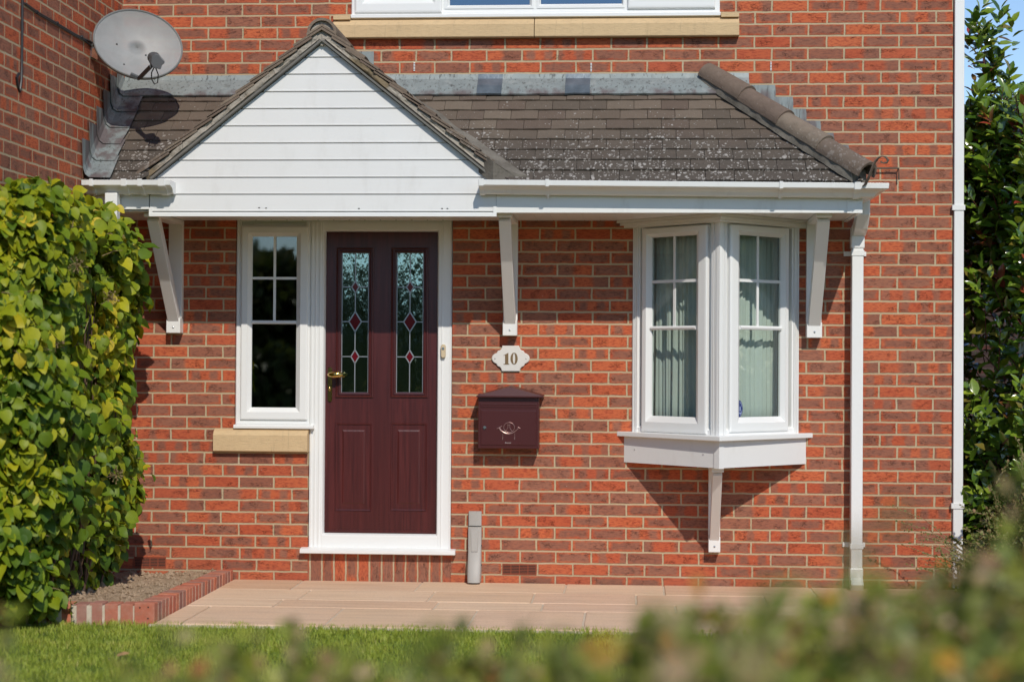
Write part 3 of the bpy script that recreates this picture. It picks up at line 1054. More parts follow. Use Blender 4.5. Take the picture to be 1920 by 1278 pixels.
# ---------------------------------------------------------------- canopy structure
GA = W(605.5, 81, TC)                     # apex of the boarded gable
gxl, gxr = WX(281, 380, TC), WX(930, 380, TC)
sl_r = (W(920, 333, TC).z - GA.z) / (W(920, 333, TC).x - GA.x)
sl_l = (W(297, 331, TC).z - GA.z) / (W(297, 331, TC).x - GA.x)
slope = (abs(sl_r) + abs(sl_l)) / 2
zbot = WZ(605, 402, TC)


def gable_x(z):
    """half extents of the boarding at height z"""
    xl = max(gxl, GA.x - (GA.z - z) / slope)
    xr = min(gxr, GA.x + (GA.z - z) / slope)
    return xl, xr


canopy = tag(empty('porch_canopy'), None)
canopy.parent = house
zg = [WZ(605, y, TC) for y in (106.7, 138.3, 171, 202.7, 235, 267.3, 299.3, 331.7, 363.3, 396)]
mb = MB()
zk = gxl, gxr
tops = [GA.z] + zg
for i in range(len(tops)):
    zt_, zb_ = tops[i], (tops[i + 1] if i + 1 < len(tops) else zbot + .0)
    if zt_ - zb_ < .004:
        continue
    zt2 = zt_ - (.007 if i else 0)
    brk = [z for z in (GA.z - (GA.x - gxl) * slope, GA.z - (gxr - GA.x) * slope) if zb_ < z < zt2]
    lz = sorted([zb_, zt2] + brk)
    left = [(gable_x(z)[0], -TC, z) for z in lz]
    right = [(gable_x(z)[1], -TC, z) for z in lz][::-1]
    pts = left + right
    clean = []
    for q in pts:
        if not clean or (Vector(q) - Vector(clean[-1])).length > 1e-4:
            clean.append(q)
    mb.extrude(clean, (0, .016, 0))
    # lower lip of each board
    a, b = gable_x(zb_ + .001)
    if i < len(tops) - 1:
        mb.box(a + .004, b - .004, -TC - .002, -TC + .004, zb_ + .0005, zb_ + .006)
# backing
pent = [(gable_x(z)[0] + .002, -TC + .014, z) for z in (zbot + .01, GA.z - (GA.x - gxl) * slope)] + [(GA.x, -TC + .014, GA.z - .004)] + \
       [(gable_x(z)[1] - .002, -TC + .014, z) for z in (GA.z - (gxr - GA.x) * slope, zbot + .01)]
mb.extrude(pent, (0, .03, 0))
mb.build('gable_boarding', M['board'], canopy)
mb = MB()
mb.box(gxl - .004, gxr + .004, -TC - .006, -TC + .02, zbot - .012, zbot + .006)
mb.box(gxr - .016, gxr + .004, -TC - .005, -TC + .001, zbot + .006, zbot + .050)
mb.box(gxl - .004, gxl + .016, -TC - .005, -TC + .001, zbot + .006, zbot + .040)
mb.build('edge_trim', M['white'], canopy)
mb = MB()
for px, py in ((486, 389.5), (499, 390), (673, 391), (829, 391), (839, 391)):
    p = W(px, py, TC)
    mb = MB(); mb.box(p.x - .005, p.x + .005, -TC - .0025, -TC + .001, p.z - .0025, p.z + .0025)
    mb.build('pin_head', M['black'], canopy)

FXR = WX(1616, 390, TC)
FXL = XL + .002
ZF1 = 2.425
mb = MB()
mb.box(gxr + .002, FXR, -TC, -TC + .02, Z_SOF - .008, ZF1)
mb.box(FXR - .02, FXR - .0005, -TC + .02, -.001, Z_SOF - .008, ZF1)
mb2 = MB(); mb2.box(FXL, gxl - .006, -TC, -TC + .02, Z_SOF + .012, ZF1)
mb2.build('fascia', M['gutter'], canopy)
mb.box(FXR - .085, FXR + .003, -TC - .006, -TC + .0, Z_SOF - .010, ZF1 - .002)     # corner cover
mb.build('fascia', M['gutter'], canopy)
mb = MB()      # boarded soffit, boards running out from the wall
x = FXL
while x < FXR - .03:
    b = min(x + .098, FXR - .021)
    mb.box(x, b - .003, -TC + .019, -.001, Z_SOF, Z_SOF + .008)
    mb.box(x, b, -TC + .019, -.001, Z_SOF + .004, Z_SOF + .012)
    x += .098
mb.build('soffit', M['soffit'], canopy)
mb = MB()
x = SX0 + .04
while x < DX1:
    mb = MB(); mb.box(x - .004, x + .004, -.045, -.038, Z_SOF - .0015, Z_SOF + .001)
    mb.build('soffit_screw', M['black'], canopy)
    x += .0985

# ---------------------------------------------------------------- roof planes
ZE = WZ(1200, 338, .80)                    # tile surface at the eave line
TE = .80
ZP = WZ(1000, 184, .12)
rs = (ZP - ZE) / (TE - .12)
ZW = ZE + rs * TE                          # where the plane meets the wall
ang = math.atan(rs)
VR = Vector((0, math.cos(ang), math.sin(ang)))
NRM = Vector((0, -math.sin(ang), math.cos(ang)))
HT = Vector((WX(1345, 165, .02), 0, ZW))
HB = Vector((WX(1612, 338, .80), -TE, ZE))


def tiles(mb, O, U, V, N, width, rows, gauge=.109, tw=.166, th=.016, u_lo=0.0, wob=.004):
    for r in range(rows):
        u = u_lo - (tw / 2 if r % 2 else 0) - random.random() * .004
        dv = (random.random() - .5) * .003
        while u < width:
            w = tw - .0025 - random.random() * .001
            a, b = u, u + w
            u += tw
            if b < u_lo or a > width:
                continue
            a = max(a, u_lo); b = min(b, width)
            if b - a < .012:
                continue
            v0 = r * gauge + dv + (random.random() - .5) * wob
            v1 = v0 + gauge * 2.1
            lift = th * 1.5 + random.random() * .005
            tl = (random.random() - .5) * .006
            cam = .0025
            rings = []
            for f in (0, .5, 1):
                c = cam * (1 - abs(2 * f - 1))
                q = a + (b - a) * f
                t_ = tl * (f - .5)
                rings.append([O + U * q + V * v0 + N * (lift - th + t_), O + U * q + V * (v0) + N * (lift + t_ + c - .002), O + U * q + V * (v0 + .004) + N * (lift + t_ + c),
                              O + U * q + V * v1 + N * (.001 + t_ + c * .3), O + U * q + V * v1 + N * (.001 - th + t_)])
            mb.rnd = random.random()
            mb.loft(rings)
            mb.rnd = None


hipn = Vector((HT.y - HB.y, HB.x - HT.x, 0))      # horizontal normal of the hip's vertical plane
if hipn.x < 0:
    hipn = -hipn
hipn.normalize()
mb = MB()
rows = 11
tiles(mb, Vector((XL + .01, -TE, ZE - .02)), EX, VR, NRM, HB.x - XL + .15, rows)
OFFG = .066                                  # gable tiles lie this far above the boarding line
hrise = OFFG / math.cos(math.atan(slope))
val = []
for sg in (1, -1):
    e0 = Vector((GA.x + sg * ((GA.z + hrise - ZE) / slope), -TE, 0))
    e1 = Vector((GA.x + sg * max(0.02, (GA.z + hrise - ZW) / slope), 0, 0))
    nv_ = Vector((e1.y - e0.y, e0.x - e1.x, 0))
    nv_.normalize()
    if nv_.x * sg > 0:
        nv_ = -nv_                          # points towards the gable
    val.append((e0 + Vector((-sg * .03, 0, 0)), nv_))
mb2 = MB(); mb2.__dict__.update({k_: list(v_) if isinstance(v_, list) else v_ for k_, v_ in mb.__dict__.items()})
mtiles = mb.build('roof_tile', M['tile'], canopy, clip=[(HT, hipn), (Vector((0, -.006, 0)), Vector((0, 1, 0))), val[0]])
mtiles['label'] = 'brown plain tiles with white lichen spots'
mb2.build('roof_tile', M['tile'], canopy, clip=[(Vector((0, -.006, 0)), Vector((0, 1, 0))), val[1]])
# hip end facing right
EAVX = HB.x + .0
dxh = HB.x - HT.x
angh = math.atan((ZW - ZE) / dxh)
mb = MB()
tiles(mb, Vector((HB.x, -TE - .1, ZE - .02)), EY, Vector((-math.cos(angh), 0, math.sin(angh))), Vector((math.sin(angh), 0, math.cos(angh))), TE + .09, 13)
mb.build('roof_tile', M['tile'], canopy, clip=[(HT, -hipn), (Vector((0, -.006, 0)), Vector((0, 1, 0)))])
# decking that fills the roof underneath
mb = MB()
zs_ = Z_SOF + .014
mb.extrude([(XL + .003, -.003, zs_), (XL + .003, -TC + .022, zs_), (XL + .003, -TC + .022, ZE + .055), (XL + .003, -.003, ZW - .045)], (HT.x - XL - .02, 0, 0))
v = [(HT.x - .02, -.003, zs_), (FXR - .022, -.003, zs_), (FXR - .022, -TC + .022, zs_), (HT.x - .02, -TC + .022, zs_), (HT.x - .02, -.003, ZW - .045), (HT.x - .02, -TC + .022, ZE + .055), (FXR - .022, -TC + .022, ZE + .01), (FXR - .022, -.003, ZE + .01)]
mb.add(v, [(0, 1, 2, 3), (4, 5, 6), (4, 6, 7), (0, 4, 7, 1), (1, 7, 6, 2), (2, 6, 5, 3)])
mb.build('roof_deck', M['dark'], canopy)

# gable roof
gang = math.atan(slope)
TV = TC + .035                               # verge plane
for sgn in (1, -1):
    V = Vector((-sgn * math.cos(gang), 0, math.sin(gang)))
    N = Vector((sgn * math.sin(gang), 0, math.cos(gang)))
    # base line: just above the boarding, then bedding, then tiles
    off = OFFG
    Lr = (GA.z - ZE + .02) / math.sin(gang)
    base = GA - V * Lr + N * off
    base.y = -TV - .012
    mb = MB()
    tiles(mb, base, EY, V, N, TV + .0, int(Lr / .109) + 1, wob=.010)
    mb.build('roof_tile', M['hip'], canopy, clip=[(GA, Vector((-sgn, 0, 0))), (Vector((0, -.004, 0)), Vector((0, 1, 0)))])
    # undercloak board along the rake
    mb = MB()
    p0 = GA - V * (Lr - .045) + N * .012
    p1 = GA + N * .012 + V * .012
    mb.obox(Vector((GA.x, 0, GA.z)) + N * .004, V, N, OUT, -(Lr - .05), .004, 0, .012, TC - .3, TV + .004)
    mb.build('undercloak', M['undercloak'], canopy)
    # lumpy mortar bedding
    nu, nv = 90, 5
    rings = []
    for i in range(nu + 1):
        s = -(Lr - .03) + (Lr - .03) * i / nu
        ring = []
        for j in range(nv + 1):
            h = .0165 + (.044) * j / nv
            q = GA + V * s + N * h
            nz = mnoise.noise(Vector((s * 9 + sgn * 30, j * 1.3, 2.0))) * .012 + mnoise.noise(Vector((s * 31 + sgn * 11, j * 3.1, 7))) * .006
            patch = .012 if mnoise.noise(Vector((s * 3.3 + sgn * 5, .3, 1))) > .05 else -.004
            edge = 0 if 0 < j < nv else -.02
            q.y = -(TV - .002 + nz * .8 + patch * .7 + edge)
            ring.append(q)
        ring.append(Vector((ring[-1].x, -TC + .03, ring[-1].z)))
        ring.append(Vector((ring[0].x, -TC + .03, ring[0].z)))
        rings.append(ring)
    mb = MB()
    mb.loft(rings)
    mb.build('verge_mortar', M['mortar'], canopy, smooth=True)
    # deck
    mb = MB()
    apex = Vector((GA.x, 0, GA.z + .03))
    mb.extrude([Vector((apex.x, -TC + .02, apex.z - .0)), Vector((apex.x - V.x * Lr, -TC + .02, apex.z - V.z * Lr)), Vector((apex.x, -TC + .02, apex.z - V.z * Lr))], (0, TC - .024, 0))
    mb.build('roof_deck', M['dark'], canopy)

# ridge tiles of the gable
def half_round(mb, p0, p1, r0, r1, th, up, a0=-100, a1=100, seg=14):
    d = (p1 - p0).normalized()
    s = d.cross(up).normalized()
    u = s.cross(d).normalized()
    rings = []
    for p, r in ((p0, r0), (p1, r1)):
        o_, i_ = [], []
        for k in range(seg + 1):
            a = math.radians(a0 + (a1 - a0) * k / seg)
            dirv = s * math.sin(a) + u * math.cos(a)
            o_.append(p + dirv * r)
            i_.append(p + dirv * (r - th))
        rings.append(o_ + i_[::-1])
    mb.loft(rings)


ztop = WZ(605, 34, TV)
rr = .088
rc = ztop - rr
for k, (ya, yb_) in enumerate(((-TV - .01, -.40), (-.41, -.01))):
    mb = MB()
    half_round(mb, Vector((GA.x, ya, rc)), Vector((GA.x, yb_, rc)), rr, rr * .985, .016, EZ, -105, 105)
    mb.build('ridge_tile', M['hip'], canopy)
mb = MB()      # mortar plug in the end of the ridge
ring0 = [Vector((GA.x + .070 * math.sin(a), -TV + .012, rc + .070 * math.cos(a))) for a in [math.radians(q) for q in range(-110, 111, 15)]]
mb.extrude(ring0 + [Vector((GA.x, -TV + .012, rc - .075))], (0, .05, 0))
mb.build('ridge_plug', M['mortar'], canopy)
# lead and mortar in the valley beside the right-hand gable slope
Vg = Vector((-math.cos(gang), 0, math.sin(gang)))
vx0 = GA.x + (GA.z + .05 - ZE) / slope
vx1 = GA.x + (GA.z + .05 - ZW) / slope
vb, vt = Vector((vx0 + .05, -TE + .015, ZE + .012)), Vector((vx1 + .05, -.01, ZW + .012))
mb = MB()
rings = []
for i in range(31):
    f = i / 30
    c = vb.lerp(vt, f)
    w = .085 - .05 * f + mnoise.noise(Vector((f * 7, 1, 2))) * .018
    rings.append([c + Vector((-.12, 0, .10)), c + Vector((-.05, -.004, .052 + mnoise.noise(Vector((f * 14, 3, 1))) * .01)), c + Vector((w * .45, -.002, .024)), c + Vector((w, 0, .014)), c + Vector((w * .8, 0, -.03)), c + Vector((-.12, 0, -.03))])
mb.loft(rings)
mb.build('valley_mortar', M['valley'], canopy, smooth=True)

# hip tiles
hp0, hp1 = HB + Vector((.035, -.03, .015)), HT + Vector((-.045, -.0, .045))
n_h = 4
for k in range(n_h):
    a = hp0.lerp(hp1, k / n_h)
    b = hp0.lerp(hp1, (k + 1.10) / n_h)
    mb = MB()
    rad = .080
    half_round(mb, a + EZ * .012, b + EZ * .0, rad, rad * .93, .016, EZ, -100, 100)
    ht = mb.build('hip_tile', M['hip'], canopy, smooth=True)
mb = MB()      # bedding mortar under the hip tiles
hd = (hp1 - hp0).normalized()
hs = hd.cross(EZ).normalized()
rings = []
for i in range(41):
    f = .035 + .965 * i / 40
    c = hp0.lerp(hp1, f) + hd * .012
    wv = [mnoise.noise(Vector((f * 23, j, 5.5))) * .012 for j in range(6)]
    rings.append([c + hs * (.072 + wv[0]) + EZ * -.060, c + hs * (.070 + wv[1]) + EZ * (-.03), c + hs * .066 + EZ * .01, c + EZ * .05, c - hs * .066 + EZ * .01, c - hs * (.070 + wv[2]) - EZ * .03, c - hs * (.072 + wv[3]) - EZ * .060])
mb.loft(rings)
mb.build('hip_mortar', M['valley'], canopy, smooth=True)
# hip iron: strap that ends in a scroll
mb = MB()
pts = [W(q_[0], q_[1], q_[2]) for q_ in ((1617, 352, .80), (1623, 345, .86), (1630, 330, .89), (1636, 314, .90), (1641, 303, .90), (1647, 296, .90), (1654, 293, .90), (1661, 295, .90), (1665, 300, .90), (1663, 305, .90), (1656, 306, .90), (1651, 303, .90))]
mb.sweep(pts, .024, .006, (.55, .8, .1))
mb.build('hip_iron', M['iron'], canopy)
mb = MB()      # small bent wire beside it
p = W(1652, 316, .02); q = W(1685, 316, .02)
mb.tube([(p.x - .1, -.03, p.z), (q.x, -.03, q.z), (q.x, -.03, q.z - .07)], .0055, 6)
mb.tube([(q.x, -.03, q.z), (q.x, .02, q.z)], .004, 6)
mb.build('wire_hook', M['iron'], canopy)

# ---------------------------------------------------------------- lead flashing
zf0, zf1 = WZ(1000, 170, .01), WZ(1000, 138.5, .01)
FX1 = WX(1404, 140, .01)
cuts = [(XL + .02, WX(560, 150)), (WX(655, 150), WX(897, 150)), (WX(897, 150), WX(943, 150)), (WX(943, 150), WX(1061, 150)), (WX(1061, 150), WX(1107, 150)), (WX(1107, 150), FX1)]
mb = MB()
for k, (a, b) in enumerate(cuts):
    patch = k in (2, 4)
    o_ = .004 if patch else 0.0
    mb.rnd = .99 if patch else random.random() * .9
    n = max(2, int((b - a) / .05))
    rings = []
    for i in range(n + 1):
        x = a + (b - a) * i / n
        w1 = mnoise.noise(Vector((x * 9, 3, k))) * .004
        w2 = mnoise.noise(Vector((x * 13, 7, k))) * .006
        vl = .14 + w2
        top = Vector((x, -.006 - o_, zf1 + w1))
        bend = Vector((x, -.012 - o_, ZW + .035))
        toe = Vector((x, -.02, ZW + .012)) - VR * vl + NRM * (.004 + o_)
        rings.append([top, bend + Vector((0, -.004, 0)), bend + (toe - bend) * .5 + NRM * (.006 + w1), toe, toe - NRM * .012, bend - NRM * .004 + Vector((0, .004, 0)), top + Vector((0, .005, 0))])
    mb.loft(rings)
    mb.rnd = None
fl = mb.build('lead_flashing', M['lead'], canopy)
mb = MB()      # stepped flashing over the hip end
steps = [(1404, 137), (1453, 159.5), (1486, 182), (1511, 204.5), (1538, 227), (1563, 249.5), (1591, 272), (1622, 294.5)]
for i in range(len(steps) - 1):
    xa = WX(steps[i][0] - 8, 200); xb = WX(steps[i + 1][0], 200)
    zt_ = WZ(1500, steps[i + 1][1], .0)
    zlow_a = ZW - (xa - HT.x) * math.tan(angh) - .05
    zlow_b = ZW - (xb - HT.x) * math.tan(angh) - .05
    mb.rnd = random.random() * .9
    y = -.005 - .0022 * (i % 2)
    mb.extrude([(xa - .03, y, zlow_a), (xb, y, zlow_b), (xb + .004, y, zt_ - .03), (xb, y, zt_), (xa - .03, y, zt_ + .002)], (0, .0018, 0))
mb.rnd = None
mb.build('stepped_flashing', M['lead'], canopy)
mb = MB()
mb.rnd = .3
p = WX(674, 105); q = WX(701, 105)
mb.box(p - .12, q, -.005, -.001, WZ(690, 160), WZ(690, 97))
mb.rnd = None
mb.build('stepped_flashing', M['lead'], canopy)
mb = MB()      # overlapping soakers up the wing wall
nS = 6
for i in range(nS):
    f0, f1 = i / nS, (i + 1.35) / nS
    t0, t1 = TE + .02 - f0 * (TE + .02), max(.0, TE + .02 - f1 * (TE + .02))
    zA = ZE + rs * (TE - t0) + .022
    zB = ZE + rs * (TE - t1) + .022
    lift = .004 + i * .0004
    xw = XL + lift
    zt_ = zA + .235 + random.random() * .01
    mb.rnd = random.random() * .9
    dpt = .15
    ry, rz = -t0, zA
    rings = [
        [Vector((xw + .010, -t0 - .035, zt_)), Vector((xw + .010, -t0 - .01, zA + .07)), Vector((xw + .020, -t0 - .004, zA + .034)), Vector((xw + .042, -t0 - .004, zA + .016)), Vector((XL + dpt + .03 * random.random(), -t0 - .002, zA + .014))],
        [Vector((xw, -t1, zt_ + .004)), Vector((xw, -t1, zB + .06)), Vector((xw + .012, -t1, zB + .022)), Vector((xw + .035, -t1, zB + .004)), Vector((XL + dpt + .02, -t1, zB + .004))]]
    th = [Vector((-.003, 0, 0)), Vector((-.003, 0, 0)), Vector((-.002, 0, -.002)), Vector((0, 0, -.003)), Vector((0, 0, -.003))]
    R2 = [r + [q + d for q, d in zip(r, th)][::-1] for r in rings]
    mb.loft(R2)
    mb.rnd = None
mb.build('step_soaker', M['lead'], canopy)

# ---------------------------------------------------------------- gutters
def gut_prof(c=.0):
    return [(.001, .0), (.001, -.072), (.045, -.076), (.062, -.068), (.074, -.052), (.092, -.040), (.120, -.034), (.134, -.028), (.137, .002), (.130, .002), (.128, -.020), (.10, -.028), (.08, -.038), (.06, -.060), (.045, -.068), (.008, -.066), (.008, .0)]


ZG = WZ(1250, 337, TC + .137)


def gutter_run(mb, xa, xb, flare=0.0, capl=False, capr=False, mitre=False, extra=0.0, sag=0.0):
    rings = []
    for x, mflag in ((xa, 0), (xb, 1 if mitre else 0)):
        rings.append([Vector((x + (t if mflag else 0), -TC - t - (extra if z < 0 else extra), ZG + z - sag * (x - xa))) for t, z in gut_prof()])
    mb.loft(rings)


gxa, gxb = WX(898, 350, TC + .13), FXR
mb = MB()
gutter_run(mb, gxa, gxb, mitre=True, sag=.010)
# return along the hip end
rings = []
for y, mit in ((-TC, 1), (-.02, 0)):
    rings.append([Vector((FXR + t, (-TC - t) if mit else y, ZG + z - .010 * (gxb - gxa))) for t, z in gut_prof()])
mb.loft(rings)
cap = [(t, z) for t, z in gut_prof()[:10]]
mb.extrude([Vector((gxa - .003, -TC - t, ZG + z)) for t, z in cap], (.006, 0, 0))
rg = mb.build('rain_gutter', M['gutter'], house, bevel=.0015)
def clip_band(mb, x, w, z=0.0, e=.005):
    pr = [(.001, .0), (.001, -.078), (.047, -.082), (.066, -.073), (.079, -.056), (.094, -.045), (.121, -.039), (.139, -.033), (.142, .006), (.128, .010), (.128, .004), (.136, .003), (.134, -.028), (.12, -.034), (.092, -.040), (.074, -.052), (.062, -.068), (.045, -.076), (.004, -.072), (.004, 0)]
    mb.loft([[Vector((q, -TC - t, ZG + z_ + z)) for t, z_ in pr] for q in (x - w / 2, x + w / 2)])
for px in (1026, 1465, 1608):
    x = WX(px, 345, TC + .13)
    b = MB(); clip_band(b, x, .036 if px > 1600 else .020, -.010 * (x - gxa))
    if px < 1600:
        b.tube([(x, -TC - .06, ZG - .078), (x, -TC - .045, ZG - .10)], .006, 8)
    b.build('gutter_clip', M['gutter'], rg)
b = MB(); clip_band(b, gxa + .014, .028); b.build('gutter_clip', M['gutter'], rg)
# left gutter
mb = MB()
gl1 = WX(318, 350, TC + .13)
gutter_run(mb, XL + .004, gl1)
mb.extrude([Vector((gl1, -TC - t, ZG + z)) for t, z in cap], (.005, 0, 0))
rg2 = mb.build('rain_gutter', M['gutter'], house, bevel=.0015)
for px, w in ((171, .02), (232, .03), (262, .025), (303, .04)):
    x = WX(px, 345, TC + .13)
    b = MB(); clip_band(b, x, w); b.build('gutter_clip', M['gutter'], rg2)
# ---------------------------------------------------------------- downpipes
def pipe(mb, pts, w=.066, side=(1, 0, 0)):
    mb.sweep(pts, w, w, side)


def rect_pipe(name, x, t, z0, z1, clips=(), w=.066, top=None, shoe=True):
    mb = MB()
    mb.box(x - w / 2, x + w / 2, -t - w / 2, -t + w / 2, z0, z1)
    if top:
        mb.sweep([(x, -t, z1 - .01), (x, -t, z1 + .05)] + top, w * 1.12, w * 1.12, (1, 0, 0))
        mb.box(x - w * .58, x + w * .58, -t - w * .58, -t + w * .58, z1 - .055, z1 + .02)
    if shoe:
        mb.sweep([(x, -t, z0 + .035), (x, -t - .005, z0 - .03), (x, -t - .06, z0 - .075)], w * 1.1, w * 1.1, (1, 0, 0))
        mb.box(x - w * .57, x + w * .57, -t - w * .57, -t + w * .57, z0 - .01, z0 + .05)
    o = mb.build(name, M['white'], house, bevel=.006)
    for z in clips:
        b = MB()
        b.box(x - w * .56, x + w * .56, -t - w * .56, -t + w * .3, z - .016, z + .016)
        b.box(x - w * 1.05, x + w * .9, -.010, -.002, z - .014, z + .014)
        for s in (-.86, .75):
            b.sphere((x + w * s, -.011, z), .006, 8, 4, (1, .5, 1))
        b.build('pipe_clip', M['white'], o)
    return o


px_ = WX(1606, 800, .075)
zc = [WZ(1600, 475, .06), WZ(1600, 1022, .06)]
rect_pipe('downpipe', px_, .072, .075, WZ(1605, 449, .08), zc, w=.070, top=[(px_ + .008, -.10, WZ(1605, 432, .08)), (FXR + .058, -.20, Z_SOF - .035), (FXR + .062, -.26, Z_SOF + .03), (FXR + .062, -.26, ZG - .06)])
rect_pipe('downpipe', XL + .09, .55, .3, 1.9, (), top=[(XL + .10, -.62, 2.03), (WX(211, 380, .76), -.76, 2.17), (WX(211, 370, .76), -.76, ZG - .07)], shoe=False)
# corner downpipe, full height on the gable side
mb = MB()
cx0, cx1 = XR + .004, WX(1806.5, 600, .02)
mb.box(cx0, cx1, -.028, .036, .0, ZTOP)
cp = mb.build('downpipe', M['white'], house, bevel=.005)
for py in (389, 948):
    z = WZ(1797, py, .03)
    b = MB(); b.box(cx0 - .012, cx1 + .006, -.034, .04, z - .016, z + .016); b.build('pipe_clip', M['white'], cp)

# ---------------------------------------------------------------- gallows brackets
def bracket(x, zfoot, zsof, reach, w=.088, small=False):
    mb = MB()
    mb.box(x - w / 2, x + w / 2, -.045, -.001, zfoot + .095, zsof - .002)
    mb.box(x - w / 2, x + w / 2, -.085, -.0012, zfoot, zfoot + .094)
    o = mb.build('gallows_bracket', M['timber'], house, bevel=.003)
    b = MB()
    b.sweep([(x, -.055, zfoot + .085), (x, -reach, zsof - .03)], w * .80, .062, (1, 0, 0))
    b.build('strut', M['timber'], o, bevel=.003)
    b = MB()
    b.box(x - w / 2, x + w / 2, -reach - .06, -.046, zsof - .028, zsof - .003)
    b.build('top_rail', M['timber'], o, bevel=.003)
    b = MB(); b.sphere((x, -.086, zfoot + .035), .007, 8, 4, (1, .6, 1)); b.build('screw_head', M['steel'], o)
    return o


bracket(WX(330, 560, .02), WZ(330, 624, .08), Z_SOF, .56)
bracket(WX(957.5, 560, .02), WZ(957.5, 629, .08), Z_SOF, .56)
bracket(WX(1525.5, 560, .02), WZ(1525.5, 633, .08), Z_SOF, .56, w=.092)
bracket(WX(1339, 960, .02), WZ(1339, 1034, .06), za0 - .001, .40, w=.072)

# ---------------------------------------------------------------- air bricks, weep vents
for (xa, ya, xb, yb_) in ((942, 1056, 1006, 1076.5), (251.5, 1042.5, 311.5, 1062.5)):
    a, b, c, d = WX(xa, ya), WX(xb, ya), WZ(xa, yb_), WZ(xa, ya)
    mb = MB()
    mb.frame(ZERO, EX, EZ, OUT, a, b, c, d, [(0, -.01), (0, .004), (.005, .004), (.005, -.008)])
    n = 7
    for i in range(1, n):
        z = c + (d - c) * i / n
        mb.box(a + .005, b - .005, -.003, .006, z - .0018, z + .0018)
    for i in range(1, 4):
        x = a + (b - a) * i / 4
        mb.box(x - .0018, x + .0018, -.0036, .006, c + .004, d - .004)
    ab = mb.build('air_brick', M['terracotta'], house)
    mb = MB(); mb.box(a + .003, b - .003, -.0022, .002, c + .003, d - .003); mb.build('grille_void', M['dark'], ab)
for px, py in ((777, 125), (1108.5, 126), (1445.5, 124)):
    p = W(px, py)
    mb = MB()
    for k in range(6):
        mb.box(p.x - .005, p.x + .005, -.006, .002, p.z - .028 + k * .0095, p.z - .028 + k * .0095 + .005)
    mb.build('weep_vent', M['white'], house)
# ================================================================== SEPARATE THINGS ON THE HOUSE
# ---- letter box
mbx = tag(empty('mailbox', (WX(953, 800), 0, WZ(953, 840, .13))), 'maroon metal mailbox with a pitched lid and a raised post horn, on the brick wall', 'mailbox')


def local(parent, o):
    """keep world-space mesh coordinates while parenting to an offset empty"""
    o.parent = parent
    for v in o.data.vertices:
        v.co -= parent.location
    return o


D = .13
a, b, c, d = WX(896.5, 790, D), WX(1010.5, 790, D), WZ(953, 840.5, D), WZ(953, 744, D)
mb = MB()
mb.box(a, b, -D, -.004, c, d + .02)
local(mbx, mb.build('box_body', M['mailbox'], None, bevel=.003))
mb = MB()
la, lb, lz, lp = WX(893, 742, D + .03), WX(1018.5, 742, D + .03), WZ(953, 742, D + .03), WZ(957, 723, .07)
xm = (la + lb) / 2
yf, yb_ = -(D + .032), -.003
prof = [(la, lz), (xm, lp + .004), (lb, lz), (lb, lz - .008), (xm, lp - .008), (la, lz - .008)]
mb.add([(la, yf, lz), (lb, yf, lz), (lb, yb_, lz + .006), (la, yb_, lz + .006), (xm, yf + .03, lp - .004), (xm, yb_, lp + .006), (la, yf, lz - .009), (lb, yf, lz - .009), (lb, yb_, lz - .006), (la, yb_, lz - .006)],
       [(0, 1, 4), (1, 2, 5, 4), (0, 4, 5, 3), (6, 9, 8, 7), (0, 6, 7, 1), (1, 7, 8, 2), (3, 9, 6, 0), (2, 8, 9, 3), (2, 3, 5)])
local(mbx, mb.build('lid', M['mailbox'], None, bevel=.002))
mb = MB()
fa, fb, fc, fd = WX(901, 800, D), WX(1006, 800, D), WZ(953, 835, D), WZ(953, 768, D)
mb.frame(Vector((0, -D, 0)), EX, EZ, OUT, fa, fb, fc, fd, [(0, -.001), (.001, .0005), (.002, -.0005), (.003, .003), (.0055, .0035)], fill=True)
pd = local(mbx, mb.build('door_panel', M['mailbox'], None))
mb = MB()
ez = WZ(953, 757, D)
mb.box(fa - .001, fb + .001, -D - .007, -D + .002, ez - .005, ez + .002)
mb.box(fa - .001, fb + .001, -D - .004, -D + .002, ez - .020, ez - .005)
local(mbx, mb.build('letter_flap', M['mailbox'], None, bevel=.001))
mb = MB()
k = W(909, 801, D)
mb.tube([(k.x, -D, k.z), (k.x, -D - .012, k.z)], .0095, 12)
mb.tube([(k.x, -D - .011, k.z), (k.x, -D - .016, k.z)], .006, 10)
local(mbx, mb.build('lock', M['steel'], None))
mb = MB()
S = 1 / 9.83


def E(zx, zy, off=.004):
    return W(885 + zx * S, 720 + zy * S, D + off)


circ = [E(683 + 100 * math.sin(a_), 795 - 92 * math.cos(a_)) for a_ in [math.radians(q) for q in range(0, 361, 20)]]
mb.tube(circ, .0019, 6, False)
horn = [E(500, 800), E(530, 850), E(580, 885), E(630, 905), E(683, 912), E(740, 900), E(790, 870), E(830, 835), E(865, 798)]
mb.tube(horn, [.0060, .0052, .0046, .0046, .0042, .0034, .0028, .0023, .0030], 8)
mb.tube([E(455, 820), E(505, 800), E(555, 765)], [.002, .0042, .002], 8)
mb.tube([E(845, 785), E(890, 815)], [.0022, .0022], 6)
mb.tube([E(600, 870), E(640, 838), E(660, 800), E(660, 735)], .0017, 6)
mb.tube([E(745, 870), E(710, 830), E(695, 795), E(697, 735)], .0017, 6)
mb.tube([E(655, 735), E(678, 760), E(702, 735)], .0013, 6)
for zx in (567, 787):
    mb.tube([E(zx, 900), E(zx, 975)], .0012, 6)
    mb.tube([E(zx, 960), E(zx - 3, 990), E(zx - 4, 1022)], [.0012, .0028, .0024], 8)
local(mbx, mb.build('post_horn', M['emblem'], None, smooth=True))
mb = MB()      # tiny worn print under the horn
zx = 612
